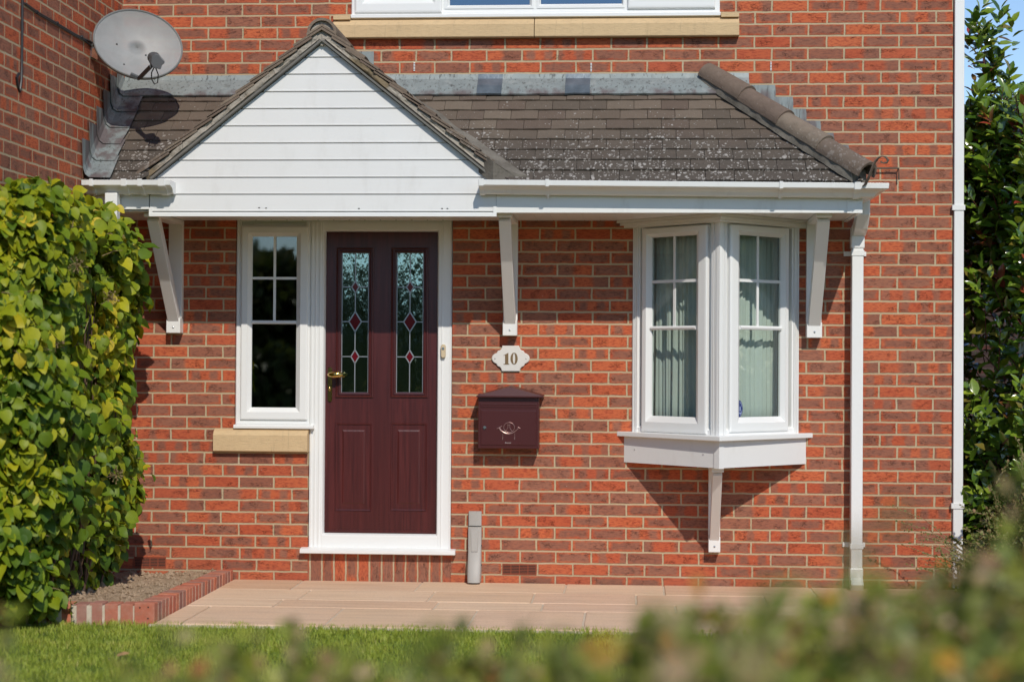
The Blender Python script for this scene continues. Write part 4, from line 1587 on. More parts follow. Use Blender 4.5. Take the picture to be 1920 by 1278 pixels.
for k, w in enumerate((16, 12, 14, 12, 9, 14, 14)):
    p, q = E(zx, 1066 + (6 if k else 0), .003), E(zx + w, 1088, .003)
    mb.box(p.x, p.x + (q.x - p.x) * .4, p.y - .0008, p.y + .001, q.z, p.z)
    mb.box(p.x, q.x, p.y - .0008, p.y + .001, q.z, q.z + .0007)
    mb.box(p.x, q.x, p.y - .0008, p.y + .001, p.z - .0008, p.z)
    zx += w + 3
local(mbx, mb.build('print', M['letters'], None))

# ---- house number plaque
S2 = 1 / 15.97


def Q(zx, zy, off=.016):
    return W(910 + zx * S2, 630 + zy * S2, off)


pl = tag(empty('number_plaque', tuple(Q(760, 670, 0))), 'cream scalloped plaque with the bronze number 10, above the mailbox', 'house number')
half = [(510, 285), (500, 330), (470, 395), (430, 425), (385, 435), (355, 470), (345, 500), (290, 520), (235, 560), (205, 605), (192, 660)]
low = [(205, 720), (235, 770), (285, 808), (335, 830), (350, 870), (380, 905), (430, 925), (465, 965), (485, 1010), (492, 1055)]
L_ = half + low
xc_ = 760
R_ = [(2 * xc_ - x, y) for x, y in L_][::-1]
pts = [Q(x, y, .010) for x, y in L_ + R_]
yv = sum(p.y for p in pts) / len(pts)
mb = MB()
cen = sum(pts, Vector()) / len(pts)
outer = [Vector((p.x, -.004, p.z)) for p in pts]
mid_ = [Vector((p.x, -.012, p.z)) for p in pts]
inn = [cen + (p - cen) * .955 for p in pts]
inn = [Vector((p.x, -.0155, p.z)) for p in inn]
mb.loft([outer, mid_, inn])
local(pl, mb.build('plate', M['marble'], None))
mb = MB()
one = [(540, 575), (600, 545), (655, 515), (690, 497), (690, 815), (700, 828), (722, 834), (722, 846), (540, 846), (540, 834), (580, 828), (592, 815), (592, 570), (575, 565), (545, 582)]
mb.extrude([Vector((Q(x, y).x, -.0145, Q(x, y).z)) for x, y in one], (0, -.003, 0))
ring_o, ring_i = [], []
for k in range(28):
    a_ = 2 * math.pi * k / 28
    o_ = Q(862 + 108 * math.cos(a_), 670 - 176 * math.sin(a_)); i_ = Q(860 + 36 * math.cos(a_), 668 - 158 * math.sin(a_))
    ring_o.append(o_); ring_i.append(i_)
lo = [[Vector((p.x, y, p.z)) for p in r] for r, y in ((ring_o, -.0145), (ring_o, -.0175), (ring_i, -.0175), (ring_i, -.0145))]
mb.loft(lo, True, False)
local(pl, mb.build('numeral', M['bronze'], None))
mb = MB()
for zx in (288, 1222):
    p = Q(zx, 675)
    mb = MB(); mb.sphere((p.x, -.0155, p.z), .0042, 10, 6, (1, .7, 1))
    local(pl, mb.build('screw', M['steel'], None, smooth=True))

# ---- door bell
p = W(830.5, 658, .02)
bl = tag(empty('doorbell', (p.x, 0.012, p.z)), 'small cream bell push on the white door frame', 'doorbell')
mb = MB()
w_, h_ = .0145, .043
mb.loft([stadium(p.x, y, p.z - h_ + o_, p.z + h_ - o_, w_ - o_) for y, o_ in ((.012, 0), (-.006, 0), (-.010, .003))])
local(bl, mb.build('bell_case', M['bell'], None))
mb = MB()
mb.tube([(p.x, -.009, p.z + .016), (p.x, -.014, p.z + .016)], .0075, 14)
local(bl, mb.build('push_button', M['steel'], None))

# ---- cable cover at the foot of the wall
a, b = WX(877.5, 1020, .05), WX(902, 1020, .05)
z0, zc_, zt_ = .002, WZ(889, 986.5, .05), WZ(889, 958, .03)
cc = tag(empty('cable_cover', ((a + b) / 2, 0, 0)), 'grey plastic cable cover curving out at the foot of the wall', 'cable cover')
xm = (a + b) / 2
w = (b - a) / 2


def cpro(ww, d, z, y0=-.002, k=8):
    return [Vector((xm - ww, y0, z))] + [Vector((xm - ww * math.cos(math.pi * i / k), y0 - d * (.84 + .16 * math.sin(math.pi * i / k)), z)) for i in range(k + 1)] + [Vector((xm + ww, y0, z))]


mb = MB()
mb.loft([cpro(w * .97, .030, zc_ + .003), cpro(w * .97, .030, zt_ - .002), cpro(w * .93, .02, zt_)])
local(cc, mb.build('top_cover', M['grey_pl'], None, smooth=True))
mb = MB()
mb.loft([cpro(w, .045, zc_ - .003), cpro(w, .047, .25), cpro(w * .98, .055, .19), cpro(w * 1.0, .075, .12), cpro(w * 1.0, .095, .07), cpro(w * .98, .11, .03), cpro(w * .95, .115, z0)])
local(cc, mb.build('bend', M['grey_pl'], None, smooth=True))
mb = MB()
mb.loft([[Vector((xm - w * .55, -.045, zc_ - .02)), Vector((xm + w * .55, -.045, zc_ - .02)), Vector((xm + w * .55, -.05, zc_ - .02)), Vector((xm - w * .55, -.05, zc_ - .02))],
         [Vector((xm - w * .55, -.045, .19)), Vector((xm + w * .55, -.045, .19)), Vector((xm + w * .45, -.062, .19)), Vector((xm - w * .45, -.062, .19))]])
local(cc, mb.build('ridge', M['grey_pl'], None))
mb = MB()
for z in (.105, .225):
    for s in (-1, 1):
        mb = MB(); mb.sphere((xm + s * w, -.03, z), .006, 8, 4)
        local(cc, mb.build('rivet', M['black'], None))

# ---- sticker inside the bay glass
O, U, N, _ = faces[1]
su, sz = on(faces[1], 1385.5, 766, -.018)
st = tag(empty('alarm_sticker', tuple(O + U * su - N * .019 + EZ * sz)), 'round blue alarm sticker low in the corner of the bay window glass', 'sticker')
mb = MB()
rad = .052
q = [O + U * (su + .034 * math.sin(a_)) + EZ * (sz + rad * math.cos(a_)) - N * .0205 for a_ in [2 * math.pi * i / 24 for i in range(24)]]
mb.extrude(q, N * .0012)
local(st, mb.build('disc', M['blue'], None))
mb = MB()
for a0_, a1_, r0_ in ((20, 75, .046), (100, 165, .046)):
    rr_ = []
    for a_ in range(a0_, a1_ + 1, 11):
        s_, c_ = math.sin(math.radians(a_)), math.cos(math.radians(a_))
        rr_.append([O + U * (su + .65 * r * s_) + EZ * (sz + r * c_) - N * .0190 for r in (r0_, r0_ - .006)] + [O + U * (su + .65 * r * s_) + EZ * (sz + r * c_) - N * .0194 for r in (r0_ - .006, r0_)])
    mb.loft(rr_)
mb.obox(O - N * .0192, U, EZ, N, su + .006, su + .016, sz - .014, sz + .014, 0, .0004)
mb.obox(O - N * .0192, U, EZ, N, su + .002, su + .02, sz - .03, sz - .022, 0, .0004)
local(st, mb.build('emblem_marks', M['sticker_pale'], None))

# ---- net curtains in the bay
for k, fc in enumerate(faces):
    O, U, N, _ = fc
    n = 220
    span = FL - .10
    rows_ = []
    zc0, zc1 = bz0 + .015, bz1 - .02
    for j, z in enumerate(np.linspace(zc0, zc1, 9)):
        ring = []
        for i in range(n + 1):
            f = i / n
            uu = .04 + span * f
            ph = f * 2 * math.pi * (9.5 if k == 0 else 7.0)
            ampl = (.022 if k == 0 else .012) * (.55 + .45 * math.sin(f * 23 + k * 3 + .12 * j))
            dep = -.115 + ampl * math.sin(ph + .9 * math.sin(f * 17 + k)) + .005 * math.sin(ph * 2.3 + j * .2)
            ring.append(O + U * uu + N * dep + EZ * float(z))
        rows_.append(ring)
    mb = MB()
    mb.loft(rows_, False, False)
    cu = mb.build('net_curtain', M['cloth'], None, smooth=True)
    sol = cu.modifiers.new('thick', 'SOLIDIFY'); sol.thickness = .0015
    tag(cu, ['pale net curtain in many tight folds behind the bay pane nearer the front door', 'pale net curtain hanging flatter behind the bay pane with the blue sticker'][k], 'curtain', 'net curtains in the bay window')

# ---- satellite dish
c0 = W(259, 82.5, .62)
nd = Vector((.36, -.88, .30)).normalized()
dish = tag(empty('satellite_dish', tuple(W(176, 85, .62))), 'grey oval satellite dish with a dark arm, fixed to the wing wall above the porch', 'satellite dish')
roll = math.radians(-14)
ux = EZ.cross(nd).normalized() * 1.0
uz = nd.cross(ux).normalized()
if uz.z < 0: uz = -uz
ux, uz = ux * math.cos(roll) + uz * math.sin(roll), uz * math.cos(roll) - ux * math.sin(roll)
if ux.x < 0:
    ux = -ux
DW, DH = .262, .222
mb = MB()
rings = []
for r in (0.02, .25, .45, .62, .76, .88, .96, 1.0):
    rings.append([c0 + ux * DW * r * math.cos(a_) + uz * DH * r * math.sin(a_) + nd * (-.055 + .055 * r * r) for a_ in [2 * math.pi * i / 56 for i in range(56)]])
mb.loft(rings, True, False)
mb.face(rings[0])
db = mb.build('reflector', M['dish'], None, smooth=True)
sol = db.modifiers.new('thick', 'SOLIDIFY'); sol.thickness = .003
local(dish, db)
mb = MB()
rr_ = []
for r, h in ((.975, .004), (1.0, .009), (1.02, .004), (1.02, -.014), (1.0, -.026), (.98, -.004)):
    rr_.append([c0 + ux * DW * r * math.cos(a_) + uz * DH * r * math.sin(a_) + nd * h for a_ in [2 * math.pi * i / 56 for i in range(56)]])
rr_.append(rr_[0])
mb.loft(rr_, True, False)
local(dish, mb.build('rim', paint('dish_rim', (.25, .255, .25), .5, .1), None, smooth=True))
lnbp = W(291, 117, .93)
ab_ = W(262, 146, .70)
mb = MB()
mb.sweep([c0 - uz * DH * .95 + nd * .0, ab_ + Vector((-.01, .02, 0)), ab_, lnbp + Vector((-.02, .0, -.018))], .030, .022, (0, 1, .3))
local(dish, mb.build('feed_arm', M['lnb'], None, bevel=.003))
mb = MB()
ln = (c0 - lnbp).normalized()
ls_ = ln.cross(EZ).normalized()
lu_ = ls_.cross(ln)
body = [(-.030, .046), (-.008, .056), (.018, .052), (.034, .030), (.048, .018), (.050, .002), (.034, -.010), (.026, -.036), (.004, -.030), (-.022, -.022), (-.034, .0)]
mb.extrude([lnbp + EX * x + EZ * z - ln * .03 for x, z in body], ln * .055)
mb.tube([lnbp + ln * .02 + EZ * .015, lnbp + ln * .06 + EZ * .012], [.026, .034], 14)
local(dish, mb.build('receiver_head', M['lnb'], None, bevel=.005))
mb = MB()
lp0 = lnbp + Vector((-.006, .0, -.03))
mb.tube([lp0, lp0 + Vector((-.015, 0, -.03)), lp0 + Vector((-.018, .01, -.065)), lp0 + Vector((-.002, .02, -.095)), lp0 + Vector((.016, .02, -.085)), lp0 + Vector((.022, .01, -.04)), lp0 + Vector((.008, 0, .0))], .0038, 6)
local(dish, mb.build('lead_loop', M['black'], None, smooth=True))
mb = MB()
wm = W(176, 85, .62)
mb.box(XL, XL + .012, wm.y - .055, wm.y + .055, wm.z - .08, wm.z + .07)
mb.tube([wm + Vector((.01, 0, 0)), wm + Vector((.09, -.0, -.01)), c0 - nd * .10 + EZ * -.03], .017, 10)
mb.sweep([c0 - nd * .105 - EZ * .08, c0 - nd * .105 + EZ * .05], .07, .04, (1, 0, 0))
mb.tube([c0 - nd * .1, c0 - nd * .060], .03, 10)
local(dish, mb.build('wall_mount', M['steel'], None))
mb = MB()
for fx, fz in ((-.12, -.02), (.06, -.035), (-.05, -.145)):
    q = c0 + ux * fx + uz * fz
    rr2 = (fx / DW) ** 2 + (fz / DH) ** 2
    mb = MB(); mb.sphere(q + nd * (-.053 + .055 * rr2), .0065, 8, 4)
    local(dish, mb.build('bolt', M['black'], None))

# ---- black cable on the wing wall
cb = MB()
def wingp(px, py, off=.006):
    """point on the wing wall seen at this pixel"""
    p = Wplane(px, py, (XL + off, 0, 0), Vector((1, 0, 0)))
    return p
pts = [wingp(42, -30), wingp(41.5, 40), wingp(41, 100), wingp(40, 150), wingp(37, 172), wingp(33, 160), wingp(31, 146), wingp(36, 138)]
cb.tube(pts, .0075, 8)
pts = [wingp(41, 6), wingp(48, 7), wingp(70, 23), wingp(105, 43), wingp(140, 64), wingp(158, 73), wingp(172, 79), wingp(180, 86, .04)]
cb.tube(pts, .006, 8)
pts = [wingp(48, 9), wingp(70, 26), wingp(105, 46), wingp(140, 67), wingp(158, 76), wingp(176, 90)]
cb.tube(pts, .0045, 8)
for px, py in ((69, 23), (107, 44), (153, 70)):
    cb.sphere(wingp(px, py), .012, 8, 5)
co_ = cb.build('cable', M['black'], None, smooth=True)
tag(co_, 'black cable clipped across the wing wall to the satellite dish', 'cable')

# ================================================================== GROUND
PZ = -.009
mb = MB()
mb.box(-60, 60, -70, 60, -.5, -.075)
tag(mb.build('ground', ground_mat('earth', (.12, .15, .045), (.16, .14, .07), 3, .95, .02), None), kind='structure')
mb = MB()
mb.box(-9, 9, -10.2, -1.87, -.075, -.028)
tag(mb.build('lawn', M['lawn'], None), kind='structure')
mb = MB()
mb.box(-30, 30, -12.4, -10.2, -.074, -.03)
tag(mb.build('pavement', M['pave'], None), kind='structure')
mb = MB()
mb.box(-60, 60, -19, -12.4, -.074, -.068)
tag(mb.build('road', M['asphalt'], None), kind='structure')

# sandstone patio laid as individual flags over a mortar bed
ED_X = -2.50
mb = MB()
mb.mi = 1
mb.box(ED_X - .02, 5.0, -1.90, -.0, -.074, PZ - .006)
mb.mi = 0
y = 0.0
rowd = [.47, .44, .30, .62, .44]
yy = [-.003, -.46, -.905, -1.215, -1.90]
for r in range(4):
    y1, y0 = yy[r], yy[r + 1]
    x = ED_X + [-.3, -.62, -.1, -.45][r]
    while x < 5:
        w = random.choice((.60, .75, .90, .60))
        a, b = max(x, ED_X + .004), min(x + w, 5)
        x += w
        if b - a < .05:
            continue
        dz = (random.random() - .5) * .003
        g = .006
        n = max(2, int((b - a) / .08))
        mb.rnd = random.random()
        def edge(p, amp=.005):
            return amp * mnoise.noise(Vector((p[0] * 13, p[1] * 13, 3.1)))
        loop = []
        m_ = 8
        for i in range(m_): loop.append((a + g + (b - a - 2 * g) * i / m_, y0 + g))
        for i in range(m_): loop.append((b - g, y0 + g + (y1 - y0 - 2 * g) * i / m_))
        for i in range(m_): loop.append((b - g - (b - a - 2 * g) * i / m_, y1 - g))
        for i in range(m_): loop.append((a + g, y1 - g - (y1 - y0 - 2 * g) * i / m_))
        loop = [(p[0] + edge(p), p[1] + edge((p[1], p[0]))) for p in loop]
        cxm, cym = (a + b) / 2, (y0 + y1) / 2
        top = [Vector((cxm + (p[0] - cxm) * .992, cym + (p[1] - cym) * .985, PZ + dz)) for p in loop]
        bot = [Vector((p[0], p[1], PZ - .004)) for p in loop]
        low_ = [Vector((p[0], p[1], PZ - .03)) for p in loop]
        mb.loft([low_, bot, top])
        mb.rnd = None
pt = mb.build('patio', [M['slab'], M['edge_mortar']], None)
tag(pt, kind='structure')

# brick-on-edge border of the planting bed
bed = tag(empty('brick_edging', (ED_X, -1, 0)), 'low border of red bricks laid on edge, corner brick showing its base', 'brick edging')
mb = MB()
EH = .088
z1_ = EH
mbm = MB()
yfront = -1.86
nb = 24
pitch = (abs(yfront) - .01 - .075) / nb
for i in range(nb):
    y1 = -.012 - pitch * i
    y0 = y1 - pitch + .013
    o = (random.random() - .5) * .006
    mb.rnd = random.random()
    zt_ = z1_ * (1.0) + (random.random() - .5) * .005
    sl_ = .036 * (1 + (y0 + y1) / 2 / 1.86)
    mb.box(ED_X - .103 + o * .4, ED_X + o * .5, y0, y1, -.07, zt_ - sl_)
mb.rnd = .97
mb.box(ED_X - .105, ED_X + .003, yfront - .012, yfront + .062, -.07, z1_ + .004)
x = ED_X - .115
k = 0
while x > XL - 1.0:
    w = .062 + random.random() * .01
    f = max(0, k - 2) * .011
    mb.rnd = random.random()
    mb.box(x - w, x, yfront - f - .004 + random.random() * .004, yfront + .11 - f, -.07, z1_ - .006 - .001 * k + random.random() * .006)
    x -= w + .013
    k += 1
mb.rnd = None
local(bed, mb.build('edging_brick', M['edging'], None, bevel=.004))
mbm.extrude([(ED_X - .101, yfront + .05, -.07), (ED_X - .101, yfront + .05, z1_ - .005), (ED_X - .101, -.002, z1_ - .041), (ED_X - .101, -.002, -.07)], (.0985, 0, 0))
x = ED_X - .10
for k in range(22):
    f = max(0, k - 2) * .011
    mbm.box(x - .08, x, yfront - f + .001, yfront + .10 - f, -.07, z1_ - .014)
    x -= .078
local(bed, mbm.build('bedding_mortar', M['edge_mortar'], None))
mb = MB()
for dx, dz in ((-.075, .068), (-.03, .071), (-.031, .012)):
    mb = MB(); mb.tube([(ED_X + dx, yfront - .0128, dz), (ED_X + dx, yfront - .0115, dz)], .0045, 10)
    local(bed, mb.build('frog_hole', M['dark'], None))

# dry soil in the bed, with clods
nx, ny = 70, 90
xs = np.linspace(XL + .002, ED_X - .095, nx); ys = np.linspace(-1.80, -.004, ny)
XX, YY = np.meshgrid(xs, ys)
ZZ = np.array([[.030 + .022 * min(1, -b / 1.5) + .03 * mnoise.noise(Vector((a * 2.5, b * 2.5, 1))) + .018 * mnoise.noise(Vector((a * 11, b * 11, 4))) + .010 * mnoise.noise(Vector((a * 34, b * 34, 9))) for a in xs] for b in ys])
V_ = np.stack([XX, YY, ZZ], -1).reshape(-1, 3)
idx = np.arange(nx * ny).reshape(ny, nx)
Fq = np.stack([idx[:-1, :-1], idx[:-1, 1:], idx[1:, 1:], idx[1:, :-1]], -1).reshape(-1, 4)
so = np_object('soil', V_, Fq, M['soil'])
tag(so, kind='structure')
mb = MB()
for k in range(650):
    a = random.uniform(XL + .08, ED_X - .115); b = random.uniform(-1.75, -.03)
    z = .030 + .022 * min(1, -b / 1.5) + .03 * mnoise.noise(Vector((a * 2.5, b * 2.5, 1))) + .018 * mnoise.noise(Vector((a * 11, b * 11, 4)))
    s = random.uniform(.004, .016) if random.random() < .93 else random.uniform(.016, .028)
    c = Vector((a, b, z + s * .3))
    v = []
    for d in ((1, 0, 0), (-1, 0, 0), (0, 1, 0), (0, -1, 0), (0, 0, 1), (0, 0, -1)):
        v.append(c + Vector([q * s * random.uniform(.6, 1.25) for q in d]) + Vector((random.uniform(-.2, .2) * s, random.uniform(-.2, .2) * s, 0)))
    mb.add(v, [(0, 2, 4), (2, 1, 4), (1, 3, 4), (3, 0, 4), (2, 0, 5), (1, 2, 5), (3, 1, 5), (0, 3, 5)])
tag(mb.build('soil_clods', M['soil'], None), 'crumbly dry clods of earth in the planting bed', 'soil', kind='stuff')
# smear of set mortar where the edging meets the wall
# ---- grass blades
NG = 150000
gx = RNG.uniform(-3.9, 2.6, NG)
gy_ = -1.86 - (RNG.random(NG) ** 1.0) * 2.4
edge_n = np.array([.03 * mnoise.noise(Vector((float(q) * 3, 0, 0))) + .02 * mnoise.noise(Vector((float(q) * 14, 5, 0))) for q in gx[:]])
gy_ = gy_ + edge_n
clump = np.array([mnoise.noise(Vector((float(a) * 6, float(b) * 6, 0))) for a, b in zip(gx, gy_)])
hgt = (.022 + .013 * RNG.random(NG)) * (1 + .45 * clump) * np.where(gy_ > -1.92, 1.15, 1.0)
pos = np.stack([gx, gy_, np.full(NG, -.029)], 1)
ang_ = RNG.uniform(0, 2 * np.pi, NG)
lean = RNG.uniform(.05, .75, NG)
d = np.stack([np.cos(ang_) * lean, np.sin(ang_) * lean, np.ones(NG)], 1)
n_ = np.stack([np.cos(ang_), np.sin(ang_), -lean], 1) + RNG.normal(0, .5, (NG, 3))
T = [(-.05, 0, 0), (.05, 0, 0), (.042, .55, .03), (-.042, .55, .03), (.006, 1, .13), (-.006, 1, .13)]
Fc = [(0, 1, 2, 3), (3, 2, 4, 5)]
rnd = np.clip(.42 + .30 * clump + RNG.normal(0, .20, NG), 0, 1)
V_, F_, R_ = leaves_np(T, Fc, pos, d, n_, hgt, rnd, 1.0)
g = np_object('grass', V_, F_, M['grass'], R_)
tag(g, 'short mown green grass in front of the patio', 'grass', kind='stuff')
# dry leaf on the lawn
p = CO + ray(230, 1234) * ((-.02 - EYE) / ray(230, 1234).z) + Vector((0, 0, .012))
mb = MB()
mb.loft([[p + Vector((-.025, -.012, .0)), p + Vector((.0, -.02, .008)), p + Vector((.026, -.006, .012))], [p + Vector((-.028, .01, .008)), p + Vector((.002, .012, .020)), p + Vector((.03, .012, .016))], [p + Vector((-.012, .03, .010)), p + Vector((.004, .034, .014)), p + Vector((.014, .03, .012))]], False, False)
dl = mb.build('fallen_leaf', M['tan_leaf'], None)
sol = dl.modifiers.new('thick', 'SOLIDIFY'); sol.thickness = .001
tag(dl, 'single dry tan leaf lying on the lawn', 'leaf')

# ================================================================== PLANTS
HEART = [(0, 0, 0), (-.20, -.03, .03), (.20, -.03, .03), (0, .12, -.015), (-.37, .10, .13), (.37, .10, .13), (0, .30, -.03), (-.45, .30, .15), (.45, .30, .15), (0, .50, -.035), (-.42, .50, .11), (.42, .50, .11),
         (0, .70, -.06), (-.31, .70, .06), (.31, .70, .06), (0, .87, -.09), (-.15, .87, -.11), (.15, .87, -.11), (-.012, 1.0, -.15), (.012, 1.0, -.15), (0, 1.0, -.15)]
HEART_F = []
for k_ in range(5):
    a_ = 3 * k_
    HEART_F += [(a_, a_ + 3, a_ + 4, a_ + 1), (a_, a_ + 2, a_ + 5, a_ + 3)]
HEART_F += [(15, 20, 18, 16), (15, 17, 19, 20)]
ELL_F = [(0, 3, 4, 1), (0, 2, 5, 3), (3, 6, 7, 4), (3, 5, 8, 6), (6, 9, 10, 7), (6, 8, 11, 9), (9, 14, 12, 10), (9, 11, 13, 14)]
ELL = [(0, 0, 0), (-.06, .06, .0), (.06, .06, .0), (0, .3, -.02), (-.20, .32, .05), (.20, .32, .05), (0, .62, -.02), (-.19, .64, .05), (.19, .64, .05), (0, .88, -.05), (-.07, .9, -.03), (.07, .9, -.03), (-.008, 1.0, -.08), (.008, 1.0, -.08), (0, 1.0, -.08)]
SMALL = [(0, 0, 0), (-.05, .03, 0), (.05, .03, 0), (0, .5, -.03), (-.30, .5, .06), (.30, .5, .06), (0, 1, -.04), (-.04, .97, 0), (.04, .97, 0)]
SMALL_F = [(0, 3, 4, 1), (0, 2, 5, 3), (3, 6, 7, 4), (3, 5, 8, 6)]


def unit(n):
    v = RNG.normal(size=(n, 3))
    return v / np.linalg.norm(v, axis=1, keepdims=True)


def nz3(P, s, seed=0.0):
    return np.array([mnoise.noise(Vector((float(p[0]) * s + seed, float(p[1]) * s, float(p[2]) * s))) for p in P])


# ---- climbing shrub on the wing wall
cl = tag(empty('climbing_shrub', (XL + .2, -1.4, 0)), 'tall climbing shrub of yellow-green heart-shaped leaves on the wing wall', 'shrub')


def clim_surface(n):
    """points and outward normals on a cushion that leans on the wing wall"""
    out_p, out_n = [], []
    a = RNG.uniform(-.15, math.pi * .90, n)          # around, from the front (camera side) to the wall
    h = RNG.uniform(0, 1, n)
    f = h ** .9
    cy, ry = -1.46, .98
    cx = XL - .06
    zz = .06 + 2.27 * f
    top = np.clip((f - .87) / .13, 0, 1)
    shrink = np.sqrt(np.clip(1 - top ** 2 * .95, 0, 1))
    low = np.clip((.20 - f) / .20, 0, 1)
    rx = .365 * (1 - .22 * low - .05 * np.abs(f - .5)) * shrink
    ryy = ry * (1 - .30 * low) * (.35 + .65 * shrink)
    bul = .07 * np.sin(zz * 5.1 + a * 2.2) + .05 * np.sin(zz * 11.3 + a * 5 + 1)
    sx, sy = np.sin(a), -np.cos(a)
    e = .52
    px = cx + (rx + bul * .6) * np.sign(sx) * np.abs(sx) ** e
    py = cy + (ryy + bul) * np.sign(sy) * np.abs(sy) ** e
    P = np.stack([px, py, zz], 1)
    Nn = np.stack([sx / rx.clip(.2), sy / ryy.clip(.2), top * 2.2 + .05], 1)
    Nn /= np.linalg.norm(Nn, axis=1, keepdims=True)
    return P, Nn


NC = 15000
P, Nn = clim_surface(NC)
depth = (RNG.random(NC) ** 1.3) * .36
P = P - Nn * depth[:, None] + RNG.normal(0, .012, (NC, 3)) + Nn * (RNG.random(NC) < .05)[:, None] * RNG.uniform(.0, .07, NC)[:, None]
keep = (P[:, 0] > XL + .012) & (P[:, 2] > .05)
hole = nz3(P, 4.2, 3.0)
keep &= ~((hole > .46) & (depth < .09))
P, Nn, depth = P[keep], Nn[keep], depth[keep]
n = len(P)
down = np.array([0, 0, -1.0])
d = down[None] * RNG.uniform(.35, 1.25, n)[:, None] + Nn * RNG.uniform(.0, .8, n)[:, None] + RNG.normal(0, .42, (n, 3))
nn = Nn * .55 + np.array([.22, -.50, .70])[None] + RNG.normal(0, .40, (n, 3))
size = RNG.uniform(.048, .094, n) * (1 - .5 * RNG.random(n) * (RNG.random(n) < .45)) * (1 + .28 * (RNG.random(n) < .06))
hue = nz3(P, 2.3, 9.0)
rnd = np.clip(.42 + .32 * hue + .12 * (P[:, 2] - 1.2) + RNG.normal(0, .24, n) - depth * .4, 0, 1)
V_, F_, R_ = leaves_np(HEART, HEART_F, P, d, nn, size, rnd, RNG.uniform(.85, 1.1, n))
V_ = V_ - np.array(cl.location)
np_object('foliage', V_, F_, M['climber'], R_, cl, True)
mb = MB()
for k in range(70):
    a_ = random.uniform(.1, 2.6)
    y = -1.33 + random.uniform(-.55, .55)
    z = .05
    x = XL + random.uniform(.02, .16)
    pts = []
    for j in range(9):
        pts.append(Vector((x, y, z)))
        z += random.uniform(.12, .28)
        x = min(max(x + random.uniform(-.06, .08), XL + .015), XL + .20)
        y += random.uniform(-.08, .08)
        if z > 2.2: break
    mb.tube(pts, [.009 - .0008 * j for j in range(len(pts))], 5)
so_ = mb.build('stem', M['twig'], None); local(cl, so_)
mb = MB()
P2, N2 = clim_surface(260)
for p, q in zip(P2, N2):
    if p[0] < XL + .03: continue
    p = Vector(p); q = Vector(q)
    dv = (q * .9 + Vector((random.uniform(-1, 1), random.uniform(-1, 1), random.uniform(-.3, .9)))).normalized()
    L = random.uniform(.05, .13)
    mb.tube([p - q * .06, p - q * .06 + dv * L * .6, p - q * .06 + dv * L + Vector((0, 0, -.015))], [.0028, .002, .001], 5)
local(cl, mb.build('twig', M['pale_twig'], None))
SEED = paint('seed_head', (.30, .21, .10), .9, .2)      # dried lacy flower heads
for (px, py, t) in ((108, 645, 2.05), (205, 560, 1.6), (145, 500, 2.0), (218, 890, 1.3), (60, 330, 1.6)):
    c = W(px, py, t)
    mb = MB()
    for k in range(26):
        dv = Vector((random.gauss(0, 1), random.gauss(-.6, .8), random.gauss(.3, .8))).normalized()
        q = c + dv * random.uniform(.03, .055)
        mb.tube([c, q], .0012, 4)
        mb.sphere(q, random.uniform(.003, .006), 5, 3)
    local(cl, mb.build('seed_head', SEED, None))
# small weed in the joint of the edging
mb = MB()
wd = empty('weed', (WX(135, 1165, 1.87), -1.885, -.04))
for k in range(16):
    q = Vector((random.uniform(-.018, .018), random.uniform(-.02, .01), random.uniform(.01, .15)))
    dv = Vector((random.uniform(-1, 1), random.uniform(-1, .1), random.uniform(-.1, .8))).normalized()
    s = random.uniform(.018, .034)
    sd = dv.cross(EZ).normalized() * s * .34
    mb.loft([[q - sd * .2, q + sd * .2], [q + dv * s * .5 - sd, q + dv * s * .5 + sd], [q + dv * s - sd * .1, q + dv * s + sd * .1]], False, False)
mb.tube([Vector((0, 0, 0)), Vector((.004, -.004, .08)), Vector((-.004, -.003, .15))], .002, 5)
wo = mb.build('foliage', M['climber'], None); wo.parent = wd
tag(wd, 'small green weed growing from a joint of the brick border', 'weed')

# ---- tall glossy shrub beyond the corner of the house
ph = tag(empty('red_tipped_shrub', (2.8, .3, 0)), 'tall glossy evergreen shrub with red young tips beside the corner downpipe', 'shrub')


def blob_points(n, c, r, e=.6):
    u = unit(n)
    p = np.sign(u) * np.abs(u) ** e
    p /= np.abs(p).max(axis=1, keepdims=True) ** .55
    return np.array(c) + p * np.array(r), u


